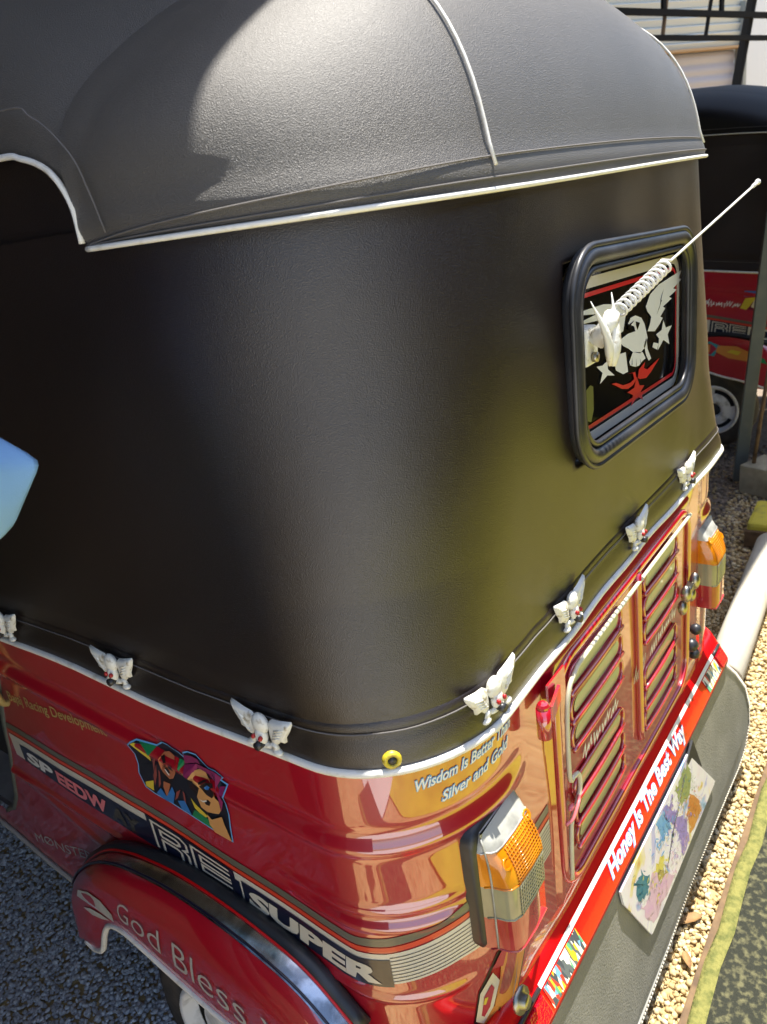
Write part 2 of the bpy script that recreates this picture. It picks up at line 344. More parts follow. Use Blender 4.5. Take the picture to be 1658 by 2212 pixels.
# ---------------------------------------------------------------- auto rickshaw
HW, RX, RY = .61, .19, .145
def outl(hw, rx, ry, rxf=None, ryf=None, yf=.95, ns=14, nc=18, nr=70):
    """plan outline from front of the left side round the rear to front of the right side -> [(x,y)]"""
    rxf = rxf or rx; ryf = ryf or ry; P = []
    for i in range(ns): P.append((-hw, yf+(ry-yf)*i/ns))
    for i in range(nc): t = math.pi/2*i/nc; P.append((-hw+rx-rx*math.cos(t), ry-ry*math.sin(t)))
    for i in range(nr): P.append((-hw+rx+(2*hw-rx-rxf)*i/nr, 0))
    for i in range(nc): t = math.pi/2*i/nc; P.append((hw-rxf+rxf*math.sin(t), ryf-ryf*math.cos(t)))
    for i in range(ns+1): P.append((hw, ryf+(yf-ryf)*i/ns))
    return P
def normals2(P):
    out = []
    for i in range(len(P)):
        a = np.array(P[max(0, i-1)]); b = np.array(P[min(len(P)-1, i+1)]); t = b-a; t /= np.linalg.norm(t)+1e-9; out.append((t[1]*-1*-1, -t[0]))
    return [(-n[0]*1 if False else n[0], n[1]) for n in out]
# arc-length table of the body outline (a = -Y on the left side)
_P = np.array([(-HW, 3.)]+[(-HW+RX-RX*math.cos(math.pi/2*i/40), RY-RY*math.sin(math.pi/2*i/40)) for i in range(41)]+[(HW, 0)])
_A = np.concatenate([[0], np.cumsum(np.linalg.norm(np.diff(_P, axis=0), axis=1))])-3.
def ribs(a, z):
    def g(c, w): return math.exp(-((z-c)/w)**2)
    x = a-.119
    k = 1 if a < .10 else max(0, 1-(a-.10)/.05)
    c1 = .803+(max(0, -a-.3))*.06
    d = .0055*g(c1, .009)*k-.003*g(c1+.022, .008)*k
    k2 = max(0, min(1, (a+.24)/.06))*max(0, min(1, (.03-a)/.04))
    d += k2*(.004*g(.708, .006)+.004*g(.680, .006)-.003*g(.694, .006))
    k3 = max(0, min(1, (.02-a)/.04)); d += k3*.0035*g(.560 if a > -.3 else .560+(-a-.3)*.03, .006)
    k4 = max(0, min(1, (-a-.55)/.05)); d += k4*.003*g(.53+.25*(-a-.75), .010)
    return d
def S(a, z, off=0.):
    x = float(np.interp(a, _A, _P[:, 0])); y = float(np.interp(a, _A, _P[:, 1])); e = 1e-3
    x1 = float(np.interp(a+e, _A, _P[:, 0])); y1 = float(np.interp(a+e, _A, _P[:, 1])); x0 = float(np.interp(a-e, _A, _P[:, 0])); y0 = float(np.interp(a-e, _A, _P[:, 1]))
    tx, ty = x1-x0, y1-y0; l = math.hypot(tx, ty); nx, ny = ty/l, -tx/l
    w = .0009*math.sin(9*a+11*z)+.0007*math.sin(23*z-6*a)+.0005*math.sin(31*a)
    d = off+ribs(a, z)+w
    return (x+nx*d, y+ny*d, z)
tuk = empty('auto_rickshaw')
tag(tuk, 'red auto rickshaw with black leatherette hood filling the foreground, number plate towards camera', 'auto rickshaw')
def part(name, VF, m, parent=tuk, smooth=True): return mesh(name, VF[0], VF[1], m, parent, smooth)
# --- red lower body
YF = [(.42,1.09),(.437,1.076),(.454,1.041),(.502,1.003),(.551,.984),(.633,.947),(.694,.93),(.808,.879),(.93,.835)]
def body():
    b = B(); zs = np.linspace(.43, .915, 121); rows = []
    for z in zs:
        yf = interp(z, YF); A_ = list(-np.linspace(yf, .20, 40))+list(np.linspace(-.19, .15, 64))+list(np.linspace(.16, 1.06, 50)); row = []
        for a in A_:
            p = S(a, z) if a < .92 else None
            if p is None:    # right corner mirrors the left one
                p = S(.92, z)
            row.append(p)
        # right side: mirror of left
        rr = [(-q[0], q[1], q[2]) for q in row[:104][::-1]]
        n0 = next(i for i, q in enumerate(row) if q[1] < .02 and q[0] > .40) if any(q[0] > .40 for q in row) else len(row)
        row = row[:n0]; rr = [q for q in rr if q[0] > .405]
        rows.append(row+rr)
    mn = min(len(r) for r in rows); rows = [r[:mn] for r in rows]
    b.add(*gridf(rows))
    rows = []
    for k in range(14):
        row = []
        for a in list(-np.linspace(2.3, .20, 50))+list(np.linspace(-.19, .15, 40))+list(np.linspace(.17, .92, 30)):
            y = -a; zb = .343+.14*max(0, min(y-.85, .5)) if a < 0 else .343
            z = zb+(.4315-zb)*k/13; row.append(S(a, z, -.0 if k else -.01))
        rr = [(-q[0], q[1], q[2]) for q in row[:88][::-1]]; rows.append(row+rr)
    b.add(*gridf(rows))
    return b.done('body', M['red'], tuk)
BODY = body()
tr = [S(a, .343+.14*max(0, min(-a-.85, .5)), .003) for a in np.linspace(-2.2, -.76, 60)]
part('sill_trim', tube(tr, .0045, 6), M['silverv'])
# door-opening edge, floor and dark cabin
part('opening_trim', tube([(-.608, interp(z, YF)+.004, z) for z in np.linspace(.43, .93, 40)], .006, 6), M['steel'])
part('opening_handle', tube(cat([(-.612,.845,.90),(-.625,.86,.86),(-.628,.868,.82),(-.622,.872,.775),(-.612,.872,.765)], 5), .006, 8), M['gold'])
part('cabin_floor', box((0, 1.5, .425), (1.19, 1.75, .02)), M['mat_grey'], smooth=False)
part('floor_strip', box((-.35, 1.12, .44), (.5, .016, .008), Matrix.Rotation(.35, 3, 'Z')), M['silverv'], smooth=False)
b = B(); b.add(*box((0, .62, .70), (1.18, .03, .5))); b.add(*box((0, .86, .62), (1.16, .46, .12))); b.add(*box((0, .70, .95), (1.16, .14, .55)))
b.done('passenger_seat', M['interior'], tuk, False)
# --- hood: lower skin
HT = [(.912, .608, .17, .145, .10, .145), (.95, .606, .165, .15, .11, .145), (1.0, .609, .19, .165, .14, .15), (1.1, .604, .225, .195, .20, .18), (1.25, .597, .25, .225, .235, .215), (1.47, .588, .29, .27, .29, .27), (1.60, .585, .30, .28, .30, .28)]
def hp(z): return [interp(z, [(t[0], t[i]) for t in HT]) for i in range(1, 6)]
def hood_row(z, off=0, yf=.93):
    hw, rx, ry, rxf, ryf = hp(z); P = outl(hw, rx, ry, rxf, ryf, yf); out = []
    for i, (x, y) in enumerate(P):
        a = np.array(P[max(0, i-1)]); c = np.array(P[min(len(P)-1, i+1)]); t = c-a; t /= np.linalg.norm(t); nx, ny = t[1], -t[0]
        d = off+.0032*math.sin(7*x+5*z)*math.sin(9*z+3*y)+.0022*math.sin(13*y+17*z)+.0012*math.sin(29*x+6*z+11*y)*math.sin(19*z)+.0006*math.exp(-abs(z-.98)/.04)*math.sin(55*(x-y)+3*math.sin(20*x))
        out.append((x+nx*d, y+ny*d, z))
    return out
rows = []
def recess(p):    # the window opening is let into the skin
    x, y, z = p; zz = z+.022*(x-.02)/.5; d = min(x+.205, .247-x, zz-1.118, 1.368-zz); return (x, y+.022*max(0, min(1, d/.012)), z) if y < .05 else p
for z in list(np.linspace(.966, 1.482, 120)): rows.append([recess(p) for p in hood_row(z, -.0008*math.exp(-((z-.966)/.006)**2))])
b = B(); b.add(*gridf(rows))
# side skin carried up under the roof flap, both sides
for sgn in (-1, 1):
    rows = [[(sgn*.580, y, z) for y in np.linspace(.93, .33, 20)] for z in np.linspace(1.47, 1.572, 5)]
    b.add(*(gridf(rows) if sgn < 0 else grid(rows)))
b.done('hood_skirt', M['leather'], tuk)
rows = [hood_row(z, o_) for z, o_ in ((.909,.001),(.912,.003),(.917,.0042),(.928,.0055),(.940,.0045),(.950,.0022),(.958,.0006),(.963,.0014),(.969,.0012),(.972,-.001))]
part('hood_hem', gridf(rows), M['leather2'])
part('hem_stitching', tube(hood_row(.9595, .0024), .0011, 4), M['thread'])
part('belt_piping', tube(hood_row(.9135, .0045), .0050, 8), M['white'])
# --- hood: roof cap
KEY = [((-.593,.316),(-.596,1.472)),((-.590,.235),(-.602,1.540)),((-.568,.150),(-.576,1.588)),((-.518,.078),(-.515,1.634)),((-.442,.026),(-.410,1.690)),((-.360,.003),(-.300,1.728)),((-.20,-.003),(-.17,1.758)),((0,-.004),(0,1.772))]
KK = KEY+[((-s[0]*.96, s[1]), (-q[0]*.97, q[1])) for s, q in KEY[-2::-1]]
SS = cat([k[0] for k in KK], 8); QQ = cat([k[1] for k in KK], 8); NU = len(SS)
SZ = 1.470
def cap(i, t):
    s, q = SS[i], QQ[i]; S0 = np.array([s[0], s[1], SZ+.004*math.sin(s[0]*3)]); Q0 = np.array([q[0], .316, q[1]])
    dz = Q0[2]-SZ; C0 = S0*[.72, 1, 1]+np.array([Q0[0]*.28, .036*min(1, dz/.2), 0]); C0[2] = SZ+dz*.96
    p = S0*(1-t)**2+2*C0*t*(1-t)+Q0*t*t
    # soft outward belly and the flat binding strip at the foot
    n = np.array([p[0]*.8, p[1]-.5, (p[2]-1.3)*.8]); n /= np.linalg.norm(n)
    return p+n*(.006*math.exp(-((p[2]-1.480)/.015)**2)+.012*math.sin(math.pi*min(1, t*1.2))*min(1, dz/.15)+.003)
TT = [0,.012,.03,.05,.08,.11,.145]+list(np.linspace(.18, 1, 30))
rows = [[cap(i, t) for i in range(NU)] for t in TT]
b = B(); b.add(*gridf(rows))
ARCH = [(.316,1.472),(.318,1.506),(.334,1.535),(.374,1.552),(.422,1.559),(.7,1.562),(2.2,1.562)]
SEC = [(q[0], q[1]) for q in QQ]
def roof_row(y):
    za = interp(y, ARCH); out = []
    for (x, z) in SEC:
        q_ = min(1, (y-.316)/.42); w = z+.15*q_*(1.6-.6*q_)*min(1, max(0, (z-1.50)/.05))
        if w < za: w = za+.0001
        out.append((x*1.0-math.copysign(.004, x) if abs(x) > .3 else x, y, w))
    return out
ys = list(np.linspace(.316, .45, 22))+list(np.linspace(.47, 2.2, 26))
b.add(*gridf([roof_row(y) for y in ys]))
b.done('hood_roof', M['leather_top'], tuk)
AP = [(-.602, y, z) for y, z in ARCH]
ap = cat([(-.603,.316,1.470),(-.603,.317,1.506),(-.604,.336,1.536),(-.605,.374,1.553),(-.605,.43,1.560),(-.605,.7,1.563),(-.603,2.2,1.563)], 7)
seam = [cap(i, 0)+np.array([0, 0, -.003]) for i in range(NU)]
n_ = lambda p: np.array([p[0]*1.4, p[1]-.5, 0])/np.linalg.norm([p[0]*1.4, p[1]-.5])
part('seam_piping', tube([p+n_(p)*.003 for p in seam], .0027, 8), M['white'])
for sg in (-1, 1): part('arch_piping', tube([(p[0]*-sg, p[1], p[2]) for p in ap], .0031, 8), M['white'])
iL = min(range(NU), key=lambda i: abs(SS[i][0]+.36)); iR = NU-1-iL
for i in (iL, iR): part('roof_piping', tube([cap(i, t)+np.array([0,-.003,.002]) for t in np.linspace(.03, 1, 24)], .0018, 6), M['white'])
part('seam_stitching', tube([cap(i, .014)+n_(cap(i,.014))*.002 for i in range(NU)], .0009, 4), M['thread'])
part('seam_stitching', tube([cap(i, .052)+n_(cap(i,.052))*.002 for i in range(NU)], .0009, 4), M['thread'])
part('flap_stitching', tube(cat([(-.608,.268,1.476),(-.609,.276,1.513),(-.610,.289,1.546),(-.610,.332,1.582),(-.609,.40,1.597),(-.607,.8,1.600),(-.606,2.1,1.60)], 6), .0009, 4), M['thread'])
part('hood_buckle', tube([(.375+.010*math.cos(t), .012, 1.497+.012*math.sin(t)) for t in np.linspace(0, 6.2, 14)], .002, 5), M['steelrod'])
# far-right roof windscreen side and front so that the vehicle is whole
b = B(); fy = 2.2
b.add(*box((-.57, 2.17, 1.3), (.05, .05, .56))); b.add(*box((.57, 2.17, 1.3), (.05, .05, .56))); b.add(*box((0, 2.19, 1.60), (1.19, .03, .22)))
b.done('front_frame', M['interior'], tuk, False)
cow = []
for z, y, w in ((.36, 2.28, .60), (.6, 2.42, .58), (.85, 2.44, .56), (1.0, 2.36, .56), (1.05, 2.22, .58)):
    cow.append([(w*math.sin(t), y-.28*(1-math.cos(t)), z) for t in np.linspace(-1.45, 1.45, 21)])
part('front_cowl', grid(cow), M['red'])
part('windscreen', box((0, 2.20, 1.28), (1.08, .012, .46)), M['glass'], smooth=False)
for sx in (-.33, .33): part('headlight', lathe([(0,.06),(.05,.055),(.075,.03),(.085,0)], (sx, 2.36, .82), (0, 1, 0)), M['clear'])
# --- wheels
def wheel(c, sg, R=.208):
    ax = (sg, 0, 0)
    w = part('wheel', lathe([(.118,-.05),(.135,-.056),(.175,-.055),(.198,-.044),(R,-.02),(R,.02),(.198,.044),(.175,.055),(.135,.056),(.118,.05),(.118,-.05)], c, ax, 40), M['tyre'])
    b = B()
    b.add(*lathe([(.132,.054),(.126,.060),(.118,.058),(.112,.040),(.108,.034)], c, ax, 40))
    cc = Vector(c)+Vector(ax)*.034
    for k in range(3):    # three wide spokes with curved slots between
        a0 = k*2*math.pi/3+.35
        b.add(*lathe([(.110,0),(.084,.004)], cc, ax, 10, a0-.02, a0+2*math.pi/3+.02)) if False else None
        b.add(*lathe([(.112,0),(.084,.006)], cc, ax, 6, a0, a0+.75))
    b.add(*lathe([(.086,.006),(.060,.012),(.036,.016),(.034,.004)], cc, ax, 40))
    b.add(*lathe([(.113,-.002),(.106,.002)], cc, ax, 40))
    o = b.done('rim', M['wheelwhite'], w)
    part('hub', lathe([(0,.010),(.030,.010),(.035,.0)], Vector(c)+Vector(ax)*.036, ax, 20), M['interior'], w)
    part('brake_drum', lathe([(0,.0),(.117,.0)], Vector(c)+Vector(ax)*.012, ax, 24), M['interior'], w)
    return w
WHEEL = wheel((-.575, .455, .208), -1); wheel((.575, .455, .208), 1); wheel((0, 2.42, .208), -1)
# --- fenders
Fo = [(.800,.335),(.795,.40),(.765,.455),(.705,.512),(.645,.553),(.58,.580),(.52,.593),(.45,.602),(.37,.600),(.285,.587),(.205,.560),(.13,.50)]
Fi = [(.770,.318),(.742,.312),(.712,.332),(.680,.390),(.652,.425),(.615,.440),(.575,.437),(.49,.418),(.41,.402),(.31,.390),(.20,.365),(.10,.31)]
Fa = [(.80,.345),(.785,.41),(.752,.462),(.70,.507),(.64,.552),(.575,.578),(.52,.592),(.455,.601),(.375,.600),(.29,.588),(.21,.566),(.135,.505)]
Fo, Fi, Fa = (cat(q, 5) for q in (Fo, Fi, Fa))
def frow(k, sg):
    a, o_, i_ = Fa[k], Fo[k], Fi[k]; e = 1 if k > 8 else k/8.
    A0 = np.array([-.609, *a]); O0 = np.array([-.625-.025*e, *o_]); I0 = np.array([-.668, *i_])
    pts = [A0, A0*.45+O0*.55+[0,0,.004], O0]
    C0 = np.array([-.690, o_[0]*.75+i_[0]*.25, o_[1]*.85+i_[1]*.15])
    for t in np.linspace(.06, 1, 14): pts.append(O0*(1-t)**2+2*C0*t*(1-t)+I0*t*t)
    return [(p[0]*-sg, p[1], p[2]) for p in pts]
def fender(sg):
    R = [frow(k, sg) for k in range(len(Fo))]; fl = grid if sg < 0 else gridf
    f = part('fender', fl([[r[j] for r in R] for j in range(2, 17)]), M['red'])
    part('rubber_strip', tube([np.array(r[0])*.5+np.array(r[1])*.5+[0,0,.003] for r in R], .0125, 8), M['rubber'], f)
    part('chrome_strip', fl([[np.array(r[j])+np.array([.0,0,.0022]) for r in R] for j in (1, 2, 3)]), M['chrome'], f)
    part('pinstripe', tube([np.array(r[1])+np.array([0,0,.006]) for r in R], .0022, 5), M['red_bright'], f)
    part('pinstripe', tube([np.array(r[2])*.6+np.array(r[3])*.4+[0,0,.004] for r in R], .0020, 5), M['navy'], f)
    part('lip_trim', tube([r[16] for r in R], .0055, 7), M['white'], f)
    return f
FEND = fender(-1); fender(1)
def FS(u, v, off=.002):
    """point on left fender: u along 0..1 front-rear, v 0 top .. 1 lip"""
    k = u*(len(Fo)-1); i = int(min(k, len(Fo)-2)); f = k-i; j = 2+v*14; jj = int(min(j, 15)); g_ = j-jj
    a, b_ = np.array(frow(i, -1)), np.array(frow(i+1, -1)); q = a*(1-f)+b_*f; p = q[jj]*(1-g_)+q[jj+1]*g_
    return p+np.array([-off, 0, off*.6])
# --- flat print helpers
def lettering(name, s, a0, z0, a1, z1, h, m, parent=None, off=.0012, fn=S, shear=0, bold=0, edge=None, space=1.0, wob=0):
    V, F = text_polys(s, shear, bold, space); x0, x1 = V[:, 0].min(), V[:, 0].max(); y1 = .69
    def mp(v, o_):
        t = (v[0]-x0)/(x1-x0); return fn(a0+(a1-a0)*t, z0+(z1-z0)*t+h*v[1]/y1+wob*math.sin(t*9), o_)
    o = mesh(name, [mp(v, off) for v in V], F, m, parent or BODY, False)
    if edge:
        V2, F2 = text_polys(s, shear, bold+edge[1], space); mesh(name, [mp(v, off-.0005) for v in V2], F2, edge[0], o, False)
    return o
def subdiv_poly(pl, fn, off, n=1): return [fn(p[0], p[1], off) for p in pl]
def strip(name, lo, hi, a0, a1, m, off, n=60, parent=None):
    As = np.linspace(a0, a1, n+1); return mesh(name, *gridf([[S(a, lo(a), off) for a in As], [S(a, (lo(a)+hi(a))/2, off) for a in As], [S(a, hi(a), off) for a in As]]), m, parent or BODY)
ZT = [(-.95,.684),(-.53,.672),(-.343,.653),(-.18,.638),(-.13,.635),(-.09,.640),(.02,.664),(.2,.672)]
ZB = [(-.95,.637),(-.70,.612),(-.35,.606),(-.246,.594),(-.157,.583),(-.09,.588),(0,.606),(.2,.615)]
zt = lambda a: interp(a, ZT); zb = lambda a: interp(a, ZB)
band = strip('stripe_decal', zb, zt, -.925, .198, M['cream'], .0008, 120)
strip('stripe_line', lambda a: zt(a)+.003, lambda a: zt(a)+.0105, -.925, .198, M['orange_red'], .0008, 110, band)
strip('stripe_line', lambda a: zt(a)+.0125, lambda a: zt(a)+.0255, -.925, .198, M['greyv'], .0008, 110, band)
for k in range(8):
    f_ = (k+.8)/9; strip('stripe_line', lambda a: zb(a)+(zt(a)-zb(a))*f_-.0006, lambda a: zb(a)+(zt(a)-zb(a))*f_+.0006, -.088, .198, M['darkv'], .0012, 30, band)
strip('navy_panel', lambda a: zb(a)-.001, lambda a: zt(a)-.014, -.897, -.335, M['navy'], .0014, 50, band)
strip('navy_panel', lambda a: zb(a)-.001, lambda a: zt(a)+.001, -.53, -.343, M['navy'], .0016, 20, band)
strip('navy_panel', lambda a: zb(a)-.004, lambda a: zt(a)-.009, -.331, -.088, M['navy'], .0016, 24, band)
def zband(a, f_): return zb(a)+(zt(a)-zb(a))*f_
def band_text(s, a0, a1, f0, f1, m, bold=0.02, shear=0):
    V, F = text_polys(s, shear, bold); x0, x1 = V[:, 0].min(), V[:, 0].max(); y0, y1 = V[:, 1].min(), V[:, 1].max()
    return mesh('lettering', [S(a0+(a1-a0)*(v[0]-x0)/(x1-x0), zband(a0+(a1-a0)*(v[0]-x0)/(x1-x0), f0+(f1-f0)*(v[1]-y0)/(y1-y0)), .0022) for v in V], F, m, band, False)
band_text('SP', -.883, -.795, .10, .60, M['letter'], .045, .12)
band_text('EEDW', -.788, -.640, .10, .60, M['pinkish'], .045, .12)
band_text('AY', -.635, -.552, .10, .60, M['darkv'], .045, .12)
def re_logo(a0, a1):
    R_ = [[(0,0),(0,1),(.38,1),(.45,.86),(.45,.60),(.39,.5),(.45,.4),(.45,0)], [(.10,0),(.10,.42),(.30,.42),(.35,.35),(.35,0)], [(.10,.57),(.10,.80),(.31,.80),(.35,.74),(.35,.64),(.31,.57),(.10,.57)]]
    E_ = [[(1.0,1),(.53,1),(.53,0),(1.0,0)], [(1.0,.80),(.63,.80),(.63,.57),(1.0,.57)], [(1.0,.43),(.63,.43),(.63,.20),(1.0,.20)]]
    b = B()
    for pth in R_+E_:
        q = [(x*2.6, y) for x, y in pth]; V, F = ribbon(q, .088)
        b.add([S(a0+(a1-a0)*v[0]/2.6, zband(a0+(a1-a0)*v[0]/2.6, .08+.84*v[1]), .0026) for v in V], F)
    return b.done('lettering', M['cream'], band, False)
re_logo(-.517, -.352)
band_text('SUPER', -.322, -.103, .02, .66, M['cream'], .05, .10)
lettering('lettering', 'Bajaj Racing Development', -.868, .772, -.566, .803, .0195, M['gold'], bold=.012)
lettering('lettering', 'M\u00d8NSTER', -.985, .398, -.765, .452, .021, M['silverv'], bold=-.004, wob=.003)
lettering('lettering', 'Wisdom Is Better Than', -.026, .8760, .120, .8815, .0135, M['letter'], shear=.35, bold=.012, edge=(M['blue_edge'], .045))
lettering('lettering', 'Silver and Gold', .001, .8495, .112, .8590, .0135, M['letter'], shear=.35, bold=.012, edge=(M['blue_edge'], .045))
def fen_fn(a, z, off): return FS(a, z, off)
lettering('lettering', 'God Bless You', .50, .80, .97, .86, -.27, M['silverv'], FEND, .0025, fen_fn, bold=-.010, shear=.12)
b = B()
for pl in ([(.235,.42),(.25,.36),(.33,.50),(.40,.64),(.45,.80),(.44,.92),(.37,.80),(.31,.66)], [(.255,.62),(.30,.70),(.36,.83),(.41,.92),(.35,.90),(.29,.78)]): b.add([FS(u, v, .0018) for u, v in pl], [tuple(range(len(pl)))])
b.done('feather_decal', M['silverv'], FEND, False)
